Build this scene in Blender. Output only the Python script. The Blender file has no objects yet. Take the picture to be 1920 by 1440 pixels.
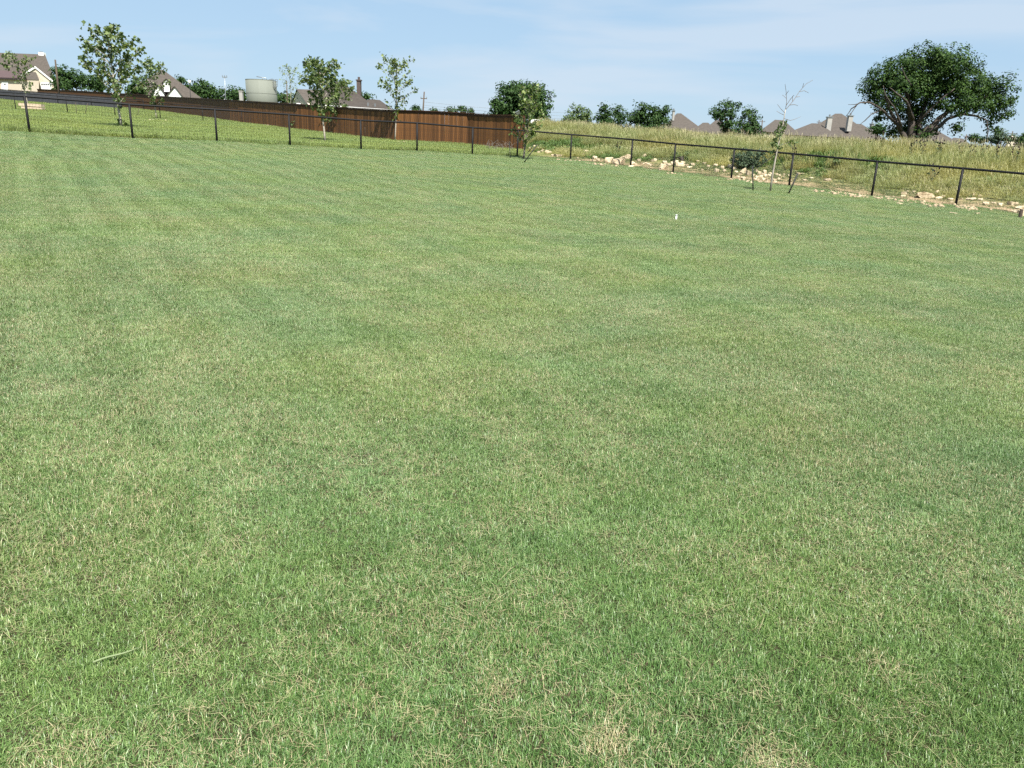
import bpy, math, random
import numpy as np
from mathutils import Vector, Matrix, Euler

S = bpy.context.scene
COL = S.collection
PI = math.pi
rad = math.radians

# ------------------------------------------------------------------ camera
F, EYE = 1442.0, 1.6
PITCH, ROLL = rad(17.6), rad(2.2)
cam_d = bpy.data.cameras.new('camera')
cam_d.sensor_width = 36.0
cam_d.lens = 36.0 * F / 1920.0
cam_d.clip_start, cam_d.clip_end = 0.05, 6000
cam = bpy.data.objects.new('camera', cam_d)
COL.objects.link(cam)
ROT = (Matrix.Rotation(PI / 2 - PITCH, 3, 'X') @ Matrix.Rotation(ROLL, 3, 'Z'))
cam.matrix_world = Matrix.Translation((0, 0, EYE)) @ ROT.to_4x4()
S.camera = cam

# ------------------------------------------------------------------ sky, sun, exposure
SUN_EL, SUN_AZ = rad(56), rad(159)          # azimuth clockwise from +Y
w = bpy.data.worlds.new('World')
S.world = w
w.use_nodes = True
nt = w.node_tree
nt.nodes.clear()
def N(tree, typ, **kw):
    n = tree.nodes.new(typ)
    for k, v in kw.items():
        setattr(n, k, v)
    return n
sky = N(nt, 'ShaderNodeTexSky', sky_type='NISHITA', sun_disc=False)
sky.sun_elevation, sky.sun_rotation = SUN_EL, SUN_AZ
sky.air_density, sky.dust_density, sky.ozone_density = 1.0, 0.2, 1.6
bg = N(nt, 'ShaderNodeBackground')
bg.inputs['Strength'].default_value = 0.058
wo = N(nt, 'ShaderNodeOutputWorld')
tc = N(nt, 'ShaderNodeTexCoord')
mp = N(nt, 'ShaderNodeMapping')
mp.inputs['Rotation'].default_value = (0, rad(6), rad(25))
mp.inputs['Scale'].default_value = (1.3, 1.5, 9.0)
ns = N(nt, 'ShaderNodeTexNoise')
ns.inputs['Scale'].default_value = 1.5
ns.inputs['Detail'].default_value = 5
ns.inputs['Roughness'].default_value = 0.5
ns.inputs['Distortion'].default_value = 0.4
cr = N(nt, 'ShaderNodeMapRange')
cr.inputs['From Min'].default_value = 0.46
cr.inputs['From Max'].default_value = 0.60
cr.inputs['To Min'].default_value = 0.0
cr.inputs['To Max'].default_value = 0.6
veil = N(nt, 'ShaderNodeMix', data_type='RGBA')          # thin even veil of high cloud
veil.inputs['Factor'].default_value = 0.78
veil.inputs['B'].default_value = (3.5, 5.1, 6.85, 1)
mx = N(nt, 'ShaderNodeMix', data_type='RGBA')            # cirrus streaks
mx.inputs['B'].default_value = (5.3, 6.1, 7.0, 1)
L = nt.links.new
L(tc.outputs['Generated'], mp.inputs['Vector'])
L(mp.outputs['Vector'], ns.inputs['Vector'])
L(ns.outputs['Fac'], cr.inputs['Value'])
L(cr.outputs['Result'], mx.inputs['Factor'])
L(sky.outputs['Color'], veil.inputs['A']); L(veil.outputs['Result'], mx.inputs['A'])
L(mx.outputs['Result'], bg.inputs['Color'])
L(bg.outputs['Background'], wo.inputs['Surface'])

sun_d = bpy.data.lights.new('sun', 'SUN')
sun_d.energy, sun_d.angle = 5.0, rad(0.53)
sun_d.color = (1.0, 0.955, 0.88)
sun = bpy.data.objects.new('sun', sun_d)
COL.objects.link(sun)
sv = Vector((math.sin(SUN_AZ) * math.cos(SUN_EL), math.cos(SUN_AZ) * math.cos(SUN_EL), math.sin(SUN_EL)))
sun.rotation_euler = sv.to_track_quat('Z', 'Y').to_euler()
sun.location = sv * 100
S.view_settings.view_transform = 'Standard'
S.view_settings.look = 'None'
S.view_settings.exposure = 1.15
S.view_settings.gamma = 1.0
S.view_settings.use_curve_mapping = False
S.render.engine = 'CYCLES'
S.render.filter_size = 1.1
cy = S.cycles
cy.use_denoising = False
cy.max_bounces, cy.diffuse_bounces, cy.glossy_bounces, cy.transmission_bounces = 6, 2, 2, 4
cy.use_adaptive_sampling = True
cy.adaptive_threshold = 0.02

# ------------------------------------------------------------------ terrain
def ray(u, v):
    return ROT @ Vector(((u - 960) / F, -(v - 720) / F, -1.0))
CAM = Vector((0, 0, EYE))
def P(u, v, Y):
    d = ray(u, v)
    return CAM + d * (Y / d.y)
def vanish(u):
    return 158 + 0.0755 * (u - 56)
nrm = ray(1920, vanish(1920)).cross(ray(0, vanish(0)))
if nrm.z < 0: nrm = -nrm
GX, GY = -nrm.x / nrm.z, -nrm.y / nrm.z
def smooth(a, b, x):
    t = np.clip((x - a) / (b - a), 0, 1)
    return t * t * (3 - 2 * t)
def G0(u, v):
    d = ray(u, v)
    t = -EYE / (d.z - GX * d.x - GY * d.y)
    return CAM + d * t
RA, RB = G0(1057, 297), G0(1785, 385)
EX, EY = RB.x - RA.x, RB.y - RA.y
_l = math.hypot(EX, EY); EX, EY = EX / _l, EY / _l
NX, NY = -EY, EX
if NY < 0: NX, NY = -NX, -NY
LA, LB = G0(58, 250), G0(890, 290)
AX, AY = LB.x - LA.x, LB.y - LA.y
_l = math.hypot(AX, AY); AX, AY = AX / _l, AY / _l
ANX, ANY = -AY, AX
if ANY < 0: ANX, ANY = -ANX, -ANY
# the corner where the two black fences meet
_q = G0(981, 295.5)
_t = (_q.x - LA.x) * AX + (_q.y - LA.y) * AY
CX, CY = LA.x + AX * _t, LA.y + AY * _t
def s_right(x, y): return (x - RA.x) * NX + (y - RA.y) * NY
def t_right(x, y): return (x - CX) * EX + (y - CY) * EY
def s_left(x, y): return (x - LA.x) * ANX + (y - LA.y) * ANY
def side(x, y): return x - (CX + 0.004 * (y - CY))
def H(x, y):
    x = np.asarray(x, float); y = np.asarray(y, float)
    r = np.sqrt(x * x + y * y) + 1e-9
    rc = np.where(r < 130, r, 130 + 60 * (1 - np.exp(-(r - 130) / 60)))
    z = (GX * x + GY * y) * rc / r
    sd = side(x, y)
    z = z + (-0.27 * smooth(38, 56, y) - 0.006 * np.maximum(0, np.minimum(y, 150) - 62)) * (1 - smooth(-1, 6, sd)) * (1 - smooth(-13, 1, x))
    s = s_right(x, y); t = t_right(x, y)
    hm = 1.12 + 0.3 * smooth(3, 13, t)
    m = hm * smooth(0.2, 9.0, s) * smooth(0.1, 1.5, sd) * (1 - 0.9 * smooth(16, 60, s))
    m = m * smooth(0, 12, y)
    und = 0.022 * np.sin(x * 0.9 + y * 0.31) * np.sin(y * 0.55 + 1.3) + 0.012 * np.sin(x * 1.9 - y * 1.3) + 0.09 * smooth(1, 4, s) * np.sin(x * 0.8) * np.sin(y * 0.7 + x * 0.4)
    return z + m + und * smooth(1.5, 7, y) * (1 - smooth(60, 90, r))
def hz(x, y): return float(H(x, y))
def G(u, v):
    d = ray(u, v); d = d / d.y
    a = 1.0
    while a < 400:
        p = CAM + d * a
        if p.z < hz(p.x, p.y): break
        a *= 1.01
    lo, hi = a / 1.01, a
    for _ in range(20):
        m = (lo + hi) / 2
        p = CAM + d * m
        if p.z < hz(p.x, p.y): hi = m
        else: lo = m
    p = CAM + d * hi
    return Vector((p.x, p.y, hz(p.x, p.y)))
def normal(x, y, e=0.3):
    return Vector((-(hz(x + e, y) - hz(x - e, y)) / (2 * e), -(hz(x, y + e) - hz(x, y - e)) / (2 * e), 1)).normalized()

# ------------------------------------------------------------------ materials
def new_mat(name):
    m = bpy.data.materials.new(name)
    m.use_nodes = True
    t = m.node_tree
    b = t.nodes['Principled BSDF']
    return m, t, b
def rgb(c): return (c[0], c[1], c[2], 1.0)
def mat(name, c1, c2=None, scale=8.0, rough=0.8, bump=0.0, detail=5, stretch=(1, 1, 1), spec=0.3, coord='Object', rnd=0.0, metal=0.0):
    m, t, b = new_mat(name)
    b.inputs['Roughness'].default_value = rough
    b.inputs['Specular IOR Level'].default_value = spec
    b.inputs['Metallic'].default_value = metal
    if c2 is None: c2 = tuple(x * 0.75 for x in c1)
    co = N(t, 'ShaderNodeTexCoord'); mp = N(t, 'ShaderNodeMapping'); mp.inputs['Scale'].default_value = stretch
    ns = N(t, 'ShaderNodeTexNoise'); ns.inputs['Scale'].default_value = scale; ns.inputs['Detail'].default_value = detail
    rm = N(t, 'ShaderNodeMapRange'); rm.inputs['From Min'].default_value = 0.3; rm.inputs['From Max'].default_value = 0.7
    mx = N(t, 'ShaderNodeMix', data_type='RGBA'); mx.inputs['A'].default_value = rgb(c1); mx.inputs['B'].default_value = rgb(c2)
    l = t.links.new
    l(co.outputs[coord], mp.inputs['Vector']); l(mp.outputs['Vector'], ns.inputs['Vector']); l(ns.outputs['Fac'], rm.inputs['Value'])
    l(rm.outputs['Result'], mx.inputs['Factor'])
    out = mx.outputs['Result']
    if rnd:
        oi = N(t, 'ShaderNodeObjectInfo'); r2 = N(t, 'ShaderNodeMapRange')
        r2.inputs['To Min'].default_value = 1 - rnd; r2.inputs['To Max'].default_value = 1 + rnd
        l(oi.outputs['Random'], r2.inputs['Value'])
        hs = N(t, 'ShaderNodeHueSaturation')
        l(r2.outputs['Result'], hs.inputs['Value']); l(out, hs.inputs['Color']); out = hs.outputs['Color']
    l(out, b.inputs['Base Color'])
    if bump:
        bp = N(t, 'ShaderNodeBump'); bp.inputs['Strength'].default_value = bump; bp.inputs['Distance'].default_value = 0.02
        l(ns.outputs['Fac'], bp.inputs['Height']); l(bp.outputs['Normal'], b.inputs['Normal'])
    return m
def leaf_mat(name, cols, transl=0.3, rough=0.5, spec=0.35, straw=None, patch=None, tip=None):
    """cols: (dark, mid, light) picked by the per-leaf attribute rnd; straw=(colour, share) dead pieces; patch: world-space dry patches"""
    m, t, b = new_mat(name)
    l = t.links.new
    at = N(t, 'ShaderNodeAttribute', attribute_name='rnd')
    ramp = N(t, 'ShaderNodeValToRGB')
    e = ramp.color_ramp.elements
    e[0].position, e[0].color = 0.0, rgb(cols[0])
    e[1].position, e[1].color = 1.0, rgb(cols[2])
    x = e.new(0.5); x.color = rgb(cols[1])
    l(at.outputs['Fac'], ramp.inputs['Fac'])
    col = ramp.outputs['Color']
    if patch is not None:
        geo = N(t, 'ShaderNodeNewGeometry')
        def noise(scale, detail, stretch=(1, 1, 1), rotz=0, off=(0, 0, 0), lo=0.35, hi=0.65):
            mp = N(t, 'ShaderNodeMapping'); mp.inputs['Scale'].default_value = stretch; mp.inputs['Rotation'].default_value = (0, 0, rotz); mp.inputs['Location'].default_value = off
            l(geo.outputs['Position'], mp.inputs['Vector'])
            ns = N(t, 'ShaderNodeTexNoise'); ns.inputs['Scale'].default_value = scale; ns.inputs['Detail'].default_value = detail
            l(mp.outputs['Vector'], ns.inputs['Vector'])
            r = N(t, 'ShaderNodeMapRange'); r.inputs['From Min'].default_value = lo; r.inputs['From Max'].default_value = hi
            l(ns.outputs['Fac'], r.inputs['Value'])
            return r.outputs['Result']
        def math_(op, a, b_, clamp=False):
            n = N(t, 'ShaderNodeMath', operation=op, use_clamp=clamp)
            for i, q in enumerate((a, b_)):
                if hasattr(q, 'links'): l(q, n.inputs[i])
                else: n.inputs[i].default_value = q
            return n.outputs[0]
        big = noise(patch.get('big', 0.55), 4)
        small = noise(patch.get('small', 3.0), 3, off=(7, 3, 0))
        stripe = noise(patch.get('stripe', 1.1), 2, stretch=patch.get('sstretch', (0.06, 1.0, 1.0)), rotz=patch.get('srot', rad(28)), off=(3, 9, 0))
        wet = noise(patch.get('wet', 0.35), 3, off=(21, 13, 0))
        # lush / yellowish tint by area
        mt = N(t, 'ShaderNodeMix', data_type='RGBA'); l(wet, mt.inputs['Factor']); l(col, mt.inputs['A'])
        hue = N(t, 'ShaderNodeMix', data_type='RGBA', blend_type='MULTIPLY'); hue.inputs['Factor'].default_value = 1
        l(col, hue.inputs['A']); hue.inputs['B'].default_value = rgb(patch.get('tint', (1.25, 1.08, 0.85)))
        l(hue.outputs['Result'], mt.inputs['B'])
        sb = N(t, 'ShaderNodeHueSaturation'); l(mt.outputs['Result'], sb.inputs['Color'])
        l(math_('ADD', math_('MULTIPLY', stripe, patch.get('samp', 0.3)), 1 - patch.get('samp', 0.3) / 2), sb.inputs['Value'])
        col = sb.outputs['Color']
        dry = math_('ADD', math_('MULTIPLY', big, 0.55), math_('MULTIPLY', small, 0.45))
        if 'fresh_shade' in patch:          # greener, less dry foreground; its self-shadowing and vignetting painted in as darker colour
            fx, fy, fr_ = patch['fresh_shade']
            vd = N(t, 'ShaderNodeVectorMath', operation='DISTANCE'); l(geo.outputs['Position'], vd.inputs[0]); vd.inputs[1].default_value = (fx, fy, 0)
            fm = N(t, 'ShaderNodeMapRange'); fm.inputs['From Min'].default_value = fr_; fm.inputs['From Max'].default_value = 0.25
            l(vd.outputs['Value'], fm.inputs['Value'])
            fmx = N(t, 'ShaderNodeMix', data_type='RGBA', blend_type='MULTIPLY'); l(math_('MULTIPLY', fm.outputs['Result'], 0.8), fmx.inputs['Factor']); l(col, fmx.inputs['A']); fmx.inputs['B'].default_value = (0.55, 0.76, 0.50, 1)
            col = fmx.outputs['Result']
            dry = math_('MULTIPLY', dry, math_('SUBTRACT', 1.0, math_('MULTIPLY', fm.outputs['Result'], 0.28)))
        for sx, sy, sr in patch.get('spots', ()):          # worn straw-coloured spots
            vd = N(t, 'ShaderNodeVectorMath', operation='DISTANCE'); l(geo.outputs['Position'], vd.inputs[0]); vd.inputs[1].default_value = (sx, sy, 0.02)
            fm = N(t, 'ShaderNodeMapRange'); fm.inputs['From Min'].default_value = sr; fm.inputs['From Max'].default_value = 0.0
            l(vd.outputs['Value'], fm.inputs['Value'])
            dry = math_('ADD', dry, math_('MULTIPLY', fm.outputs['Result'], 1.1))
    if straw is not None:
        at2 = N(t, 'ShaderNodeAttribute', attribute_name='rnd2')
        sm = N(t, 'ShaderNodeMix', data_type='RGBA')
        l(col, sm.inputs['A'])
        sr = N(t, 'ShaderNodeValToRGB'); ee = sr.color_ramp.elements
        ee[0].color = rgb(straw[0][0]); ee[1].color = rgb(straw[0][1])
        l(at.outputs['Fac'], sr.inputs['Fac'])
        l(sr.outputs['Color'], sm.inputs['B'])
        st = N(t, 'ShaderNodeMapRange'); st.inputs['From Min'].default_value = -0.06; st.inputs['From Max'].default_value = 0.06
        if patch is not None:
            thr = math_('ADD', math_('MULTIPLY', dry, straw[2]), straw[1])
            l(math_('SUBTRACT', thr, at2.outputs['Fac']), st.inputs['Value'])
        else:
            sub = N(t, 'ShaderNodeMath', operation='SUBTRACT'); sub.inputs[0].default_value = straw[1]; l(at2.outputs['Fac'], sub.inputs[1]); l(sub.outputs[0], st.inputs['Value'])
        l(st.outputs['Result'], sm.inputs['Factor'])
        col = sm.outputs['Result']
    if tip is not None:
        at3 = N(t, 'ShaderNodeAttribute', attribute_name='tip')
        tm = N(t, 'ShaderNodeMix', data_type='RGBA'); tm.inputs['B'].default_value = rgb(tip[0])
        r = N(t, 'ShaderNodeMapRange'); r.inputs['From Min'].default_value = tip[1]; r.inputs['To Max'].default_value = tip[2]
        l(at3.outputs['Fac'], r.inputs['Value']); l(r.outputs['Result'], tm.inputs['Factor']); l(col, tm.inputs['A'])
        col = tm.outputs['Result']
    l(col, b.inputs['Base Color'])
    b.inputs['Roughness'].default_value = rough
    b.inputs['Specular IOR Level'].default_value = spec
    tr = N(t, 'ShaderNodeBsdfTranslucent')
    hs = N(t, 'ShaderNodeMix', data_type='RGBA', blend_type='MULTIPLY'); hs.inputs['Factor'].default_value = 1
    l(col, hs.inputs['A']); hs.inputs['B'].default_value = (1.25, 1.2, 0.6, 1)
    l(hs.outputs['Result'], tr.inputs['Color'])
    ms = N(t, 'ShaderNodeMixShader'); ms.inputs[0].default_value = transl
    l(b.outputs[0], ms.inputs[1]); l(tr.outputs[0], ms.inputs[2])
    l(ms.outputs[0], t.nodes['Material Output'].inputs['Surface'])
    return m

STRAW = ((0.30, 0.25, 0.13), (0.52, 0.46, 0.28))
MOW = rad(122)          # direction of the mowing stripes, from +X
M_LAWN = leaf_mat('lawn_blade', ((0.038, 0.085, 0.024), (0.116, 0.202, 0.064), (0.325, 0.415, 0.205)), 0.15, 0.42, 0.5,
                  straw=(STRAW, 0.02, 0.32), patch=dict(big=0.8, small=3.2, stripe=1.3, samp=0.14, sstretch=(0.12, 1, 1), srot=-MOW, wet=0.7, tint=(1.15, 1.05, 0.86), fresh_shade=(0.7, 1.1, 4.6), spots=[tuple(G0(u, v)[:2]) + (r,) for u, v, r in ((105, 1418, 0.16), (1130, 1395, 0.12), (360, 1345, 0.09), (935, 1285, 0.10), (1450, 1420, 0.12), (1660, 1250, 0.10))]))
M_LOT = leaf_mat('rough_grass_blade', ((0.125, 0.185, 0.054), (0.19, 0.258, 0.085), (0.275, 0.335, 0.13)), 0.3, 0.5, 0.3,
                 straw=(STRAW, 0.0, 0.14), patch=dict(big=0.25, small=1.2, stripe=0.6, samp=0.22, tint=(1.15, 1.05, 0.9)))
M_FIELD = leaf_mat('field_grass_blade', ((0.135, 0.17, 0.056), (0.225, 0.265, 0.10), (0.345, 0.375, 0.185)), 0.3, 0.55, 0.3,
                   straw=(STRAW, -0.04, 0.20), patch=dict(big=0.45, small=1.3, stripe=0.7, samp=0.30, tint=(1.3, 1.05, 0.95)), tip=((0.44, 0.40, 0.24), 0.8, 0.35))
M_FIELDWEED = leaf_mat('field_weed_leaf', ((0.05, 0.095, 0.025), (0.10, 0.165, 0.04), (0.18, 0.25, 0.08)), 0.28, 0.55, 0.3)
M_STALK = leaf_mat('seed_stalk', ((0.26, 0.24, 0.13), (0.40, 0.36, 0.21), (0.52, 0.46, 0.30)), 0.2, 0.7, 0.2)
M_WEED = leaf_mat('weed_leaf', ((0.035, 0.07, 0.025), (0.07, 0.115, 0.035), (0.13, 0.16, 0.06)), 0.25, 0.6, 0.3, straw=(STRAW, 0.2))
M_SYC = leaf_mat('sycamore_leaf', ((0.028, 0.056, 0.016), (0.08, 0.125, 0.035), (0.21, 0.265, 0.10)), 0.34, 0.5, 0.4)
M_SYC2 = leaf_mat('pale_sycamore_leaf', ((0.045, 0.08, 0.02), (0.105, 0.16, 0.042), (0.24, 0.29, 0.10)), 0.32, 0.5, 0.4)
M_OAK = leaf_mat('oak_leaf', ((0.011, 0.030, 0.006), (0.027, 0.062, 0.010), (0.058, 0.105, 0.02)), 0.16, 0.6, 0.18)
M_OAK2 = leaf_mat('far_tree_leaf', ((0.014, 0.036, 0.008), (0.027, 0.062, 0.014), (0.052, 0.098, 0.025)), 0.2, 0.6, 0.18)
M_BUSH = leaf_mat('field_bush_leaf', ((0.04, 0.075, 0.02), (0.075, 0.12, 0.035), (0.13, 0.18, 0.06)), 0.25, 0.55, 0.3)
M_BLUEBUSH = leaf_mat('grey_green_bush_leaf', ((0.03, 0.055, 0.03), (0.055, 0.09, 0.045), (0.09, 0.13, 0.065)), 0.2, 0.6, 0.3)
M_BLACK = mat('black_pipe_paint', (0.007, 0.007, 0.008), (0.011, 0.011, 0.012), 30, 0.6, 0, spec=0.2)
M_WIRE = mat('black_wire', (0.02, 0.018, 0.018), None, 30, 0.5)
M_SCREEN = mat('dark_screen_mesh', (0.035, 0.038, 0.045), (0.055, 0.058, 0.066), 3, 0.9)
M_CEDAR = mat('stained_cedar', (0.084, 0.034, 0.010), (0.160, 0.072, 0.023), 3.0, 0.75, 0.3, stretch=(7, 7, 0.7), rnd=0.42)
M_CEDAR2 = mat('dark_stained_cedar', (0.045, 0.020, 0.012), (0.07, 0.032, 0.018), 4.0, 0.75, 0.2)
M_ROCK = mat('limestone', (0.58, 0.485, 0.34), (0.34, 0.265, 0.165), 5, 0.9, 0.6, rnd=0.2)
M_SLAB = mat('cut_limestone', (0.58, 0.46, 0.34), (0.48, 0.38, 0.27), 5, 0.9, 0.3)
M_SLABRED = mat('rusty_strap', (0.32, 0.13, 0.08), None, 5, 0.8)
M_PALEBARK = mat('pale_sycamore_bark', (0.44, 0.40, 0.33), (0.22, 0.19, 0.15), 11, 0.8, 0.2, stretch=(1, 1, 0.4))
M_BARK = mat('oak_bark', (0.08, 0.066, 0.055), (0.045, 0.037, 0.031), 6, 0.9, 0.6, stretch=(1, 1, 0.3))
M_DEAD = mat('bare_wood', (0.20, 0.175, 0.15), (0.12, 0.10, 0.085), 7, 0.85, 0.2)
M_STAKE = mat('green_black_stake', (0.02, 0.022, 0.02), None, 9, 0.6)
M_ROOF = mat('brown_shingle', (0.060, 0.050, 0.042), (0.042, 0.035, 0.030), 3.0, 0.9, 0.4, detail=8)
M_ROOF2 = mat('weathered_shingle', (0.084, 0.071, 0.060), (0.060, 0.051, 0.043), 3.0, 0.9, 0.4, detail=8)
M_ROOF3 = mat('plum_shingle', (0.085, 0.056, 0.056), (0.065, 0.045, 0.045), 3.0, 0.9, 0.4, detail=8)
M_STUCCO = mat('cream_stone', (0.56, 0.50, 0.40), (0.48, 0.42, 0.33), 2.0, 0.9, 0.2, detail=8)
M_BRICK = mat('tan_brick', (0.46, 0.40, 0.33), (0.40, 0.34, 0.27), 3.0, 0.9, 0.2, detail=8)
M_WHITE = mat('white_paint', (0.80, 0.80, 0.79), (0.74, 0.74, 0.74), 4, 0.5)
M_GLASS = mat('dark_window_glass', (0.03, 0.035, 0.045), (0.05, 0.055, 0.065), 2, 0.1, spec=0.5)
M_GUTTER = mat('dark_gutter', (0.03, 0.026, 0.025), None, 4, 0.5)
M_TANK = mat('tank_paint', (0.165, 0.178, 0.15), (0.148, 0.16, 0.134), 1.2, 0.8, 0, stretch=(2, 2, 0.2))
M_STEEL = mat('galvanised_steel', (0.32, 0.34, 0.35), None, 8, 0.4, metal=0.6)
M_CHIM = mat('dark_brick_chimney', (0.10, 0.075, 0.066), (0.07, 0.055, 0.05), 12, 0.9, 0.3)
M_POLE = mat('pole_wood', (0.10, 0.075, 0.055), (0.06, 0.045, 0.035), 5, 0.85, 0.2, stretch=(1, 1, 0.2))
M_LINE = mat('power_line_metal', (0.2, 0.21, 0.22), None, 5, 0.5)
M_CHIMPALE = mat('pale_chimney', (0.33, 0.32, 0.30), (0.28, 0.27, 0.25), 3, 0.85)
M_PVC = mat('white_pvc', (0.6, 0.6, 0.58), (0.5, 0.5, 0.48), 20, 0.4)
M_GRAVEL = mat('limestone_gravel', (0.38, 0.30, 0.195), (0.22, 0.17, 0.105), 4, 0.95, 0.2)
M_THISTLE = leaf_mat('thistle_head', ((0.03, 0.018, 0.02), (0.05, 0.03, 0.03), (0.07, 0.06, 0.04)), 0.1, 0.8, 0.2)

def ground_mat():
    m, t, b = new_mat('ground_soil')
    l = t.links.new
    geo = N(t, 'ShaderNodeNewGeometry')
    def noise(scale, det, lo=0.3, hi=0.7):
        n = N(t, 'ShaderNodeTexNoise'); n.inputs['Scale'].default_value = scale; n.inputs['Detail'].default_value = det
        l(geo.outputs['Position'], n.inputs['Vector'])
        r = N(t, 'ShaderNodeMapRange'); r.inputs['From Min'].default_value = lo; r.inputs['From Max'].default_value = hi
        l(n.outputs['Fac'], r.inputs['Value'])
        return r.outputs['Result'], n
    def mix(fac, a, b_):
        x = N(t, 'ShaderNodeMix', data_type='RGBA')
        for q, s in ((fac, 'Factor'), (a, 'A'), (b_, 'B')):
            if isinstance(q, tuple): x.inputs[s].default_value = rgb(q)
            elif isinstance(q, float): x.inputs[s].default_value = q
            else: l(q, x.inputs[s])
        return x.outputs['Result']
    n1, _ = noise(1.4, 6); n2, nn = noise(14, 6); n3, _ = noise(60, 3)
    thatch = mix(n2, (0.022, 0.022, 0.012), (0.055, 0.043, 0.025))
    dirt = mix(n1, (0.42, 0.30, 0.19), (0.30, 0.22, 0.13))
    dirt = mix(n3, dirt, (0.24, 0.18, 0.11))
    veg = mix(n2, (0.10, 0.125, 0.035), (0.17, 0.17, 0.06))
    a1 = N(t, 'ShaderNodeAttribute', attribute_name='dirt'); a2 = N(t, 'ShaderNodeAttribute', attribute_name='veg')
    c = mix(a2.outputs['Fac'], thatch, veg)
    c = mix(a1.outputs['Fac'], c, dirt)
    l(c, b.inputs['Base Color'])
    b.inputs['Roughness'].default_value = 0.95
    b.inputs['Specular IOR Level'].default_value = 0.1
    bp = N(t, 'ShaderNodeBump'); bp.inputs['Strength'].default_value = 0.5; bp.inputs['Distance'].default_value = 0.03
    l(nn.outputs['Fac'], bp.inputs['Height']); l(bp.outputs['Normal'], b.inputs['Normal'])
    return m
M_GROUND = ground_mat()

# ------------------------------------------------------------------ mesh helpers
class MB:
    def __init__(self): self.v = []; self.f = []
    def add(self, vs, fs):
        o = len(self.v); self.v += [tuple(p) for p in vs]; self.f += [tuple(i + o for i in q) for q in fs]
    def box(self, c, size, rot=None):
        hx, hy, hzz = (q / 2 for q in size)
        vs = [Vector((x, y, z)) for x in (-hx, hx) for y in (-hy, hy) for z in (-hzz, hzz)]
        if rot is not None: vs = [rot @ q for q in vs]
        c = Vector(c)
        self.add([q + c for q in vs], [(0, 1, 3, 2), (4, 6, 7, 5), (0, 4, 5, 1), (2, 3, 7, 6), (0, 2, 6, 4), (1, 5, 7, 3)])
    def prism(self, poly, vec):
        n = len(poly); vec = Vector(vec)
        vs = [Vector(p) for p in poly] + [Vector(p) + vec for p in poly]
        self.add(vs, [tuple(range(n)), tuple(range(2 * n - 1, n - 1, -1))] + [(i, i + n, (i + 1) % n + n, (i + 1) % n) for i in range(n)])
    def tube(self, pts, radii, sides=6, cap=True):
        pts = [Vector(p) for p in pts]
        if not hasattr(radii, '__len__'): radii = [radii] * len(pts)
        o = len(self.v); ref = None
        for i, p in enumerate(pts):
            d = (pts[min(i + 1, len(pts) - 1)] - pts[max(i - 1, 0)]).normalized()
            if ref is None: ref = Vector((1, 0, 0)) if abs(d.x) < 0.9 else Vector((0, 1, 0))
            a = (ref - d * ref.dot(d)).normalized(); bb = d.cross(a); ref = a
            for k in range(sides):
                q = 2 * PI * k / sides
                self.v.append(tuple(p + (a * math.cos(q) + bb * math.sin(q)) * radii[i]))
        for i in range(len(pts) - 1):
            for k in range(sides):
                k2 = (k + 1) % sides
                self.f.append((o + i * sides + k, o + i * sides + k2, o + (i + 1) * sides + k2, o + (i + 1) * sides + k))
        if cap:
            self.f.append(tuple(o + k for k in reversed(range(sides))))
            self.f.append(tuple(o + (len(pts) - 1) * sides + k for k in range(sides)))
    def mesh(self, name):
        me = bpy.data.meshes.new(name); me.from_pydata(self.v, [], self.f); me.update(); return me
    def build(self, name, material, parent=None, smooth_=False, loc=None):
        me = self.mesh(name)
        if loc is not None:
            me.transform(Matrix.Translation(-Vector(loc)))
        me.materials.append(material)
        if smooth_: me.polygons.foreach_set('use_smooth', [True] * len(me.polygons))
        return link(name, me, parent, loc)
def link(name, me, parent=None, loc=None):
    o = bpy.data.objects.new(name, me); COL.objects.link(o)
    if loc is not None: o.location = loc
    if parent is not None:
        o.parent = parent
        pl = WL.get(parent.name, Vector((0, 0, 0)))
        o.location = (Vector(loc) if loc is not None else Vector((0, 0, 0))) - pl
    WL[o.name] = Vector(loc) if loc is not None else (Vector((0, 0, 0)))
    return o
WL = {}    # world location of each object, parents are never rotated
def tag(o, label=None, cat=None, group=None, kind=None):
    if label: o['label'] = label
    if cat: o['category'] = cat
    if group: o['group'] = group
    if kind: o['kind'] = kind
    return o
def thing(name, label, cat, loc, group=None):
    o = bpy.data.objects.new(name, None); COL.objects.link(o)
    o.empty_display_size = 0.3; o.location = loc; WL[o.name] = Vector(loc)
    return tag(o, label, cat, group)
def np_mesh(name, verts, quads=None, tris=None, attrs=None, material=None):
    me = bpy.data.meshes.new(name)
    nq = 0 if quads is None else len(quads); ntr = 0 if tris is None else len(tris)
    me.vertices.add(len(verts)); me.vertices.foreach_set('co', np.asarray(verts, np.float32).ravel())
    loops = np.concatenate([a.ravel() for a in (quads, tris) if a is not None and len(a)]).astype(np.int32)
    me.loops.add(len(loops)); me.loops.foreach_set('vertex_index', loops)
    me.polygons.add(nq + ntr)
    ls = np.concatenate([np.arange(nq) * 4, nq * 4 + np.arange(ntr) * 3]).astype(np.int32)
    me.polygons.foreach_set('loop_start', ls)
    me.update(calc_edges=True)
    for k, a in (attrs or {}).items():
        at = me.attributes.new(k, 'FLOAT', 'POINT'); at.data.foreach_set('value', np.asarray(a, np.float32))
    if material: me.materials.append(material)
    return me
def rect_of(*uvs): return [P(*q) for q in uvs]

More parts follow.
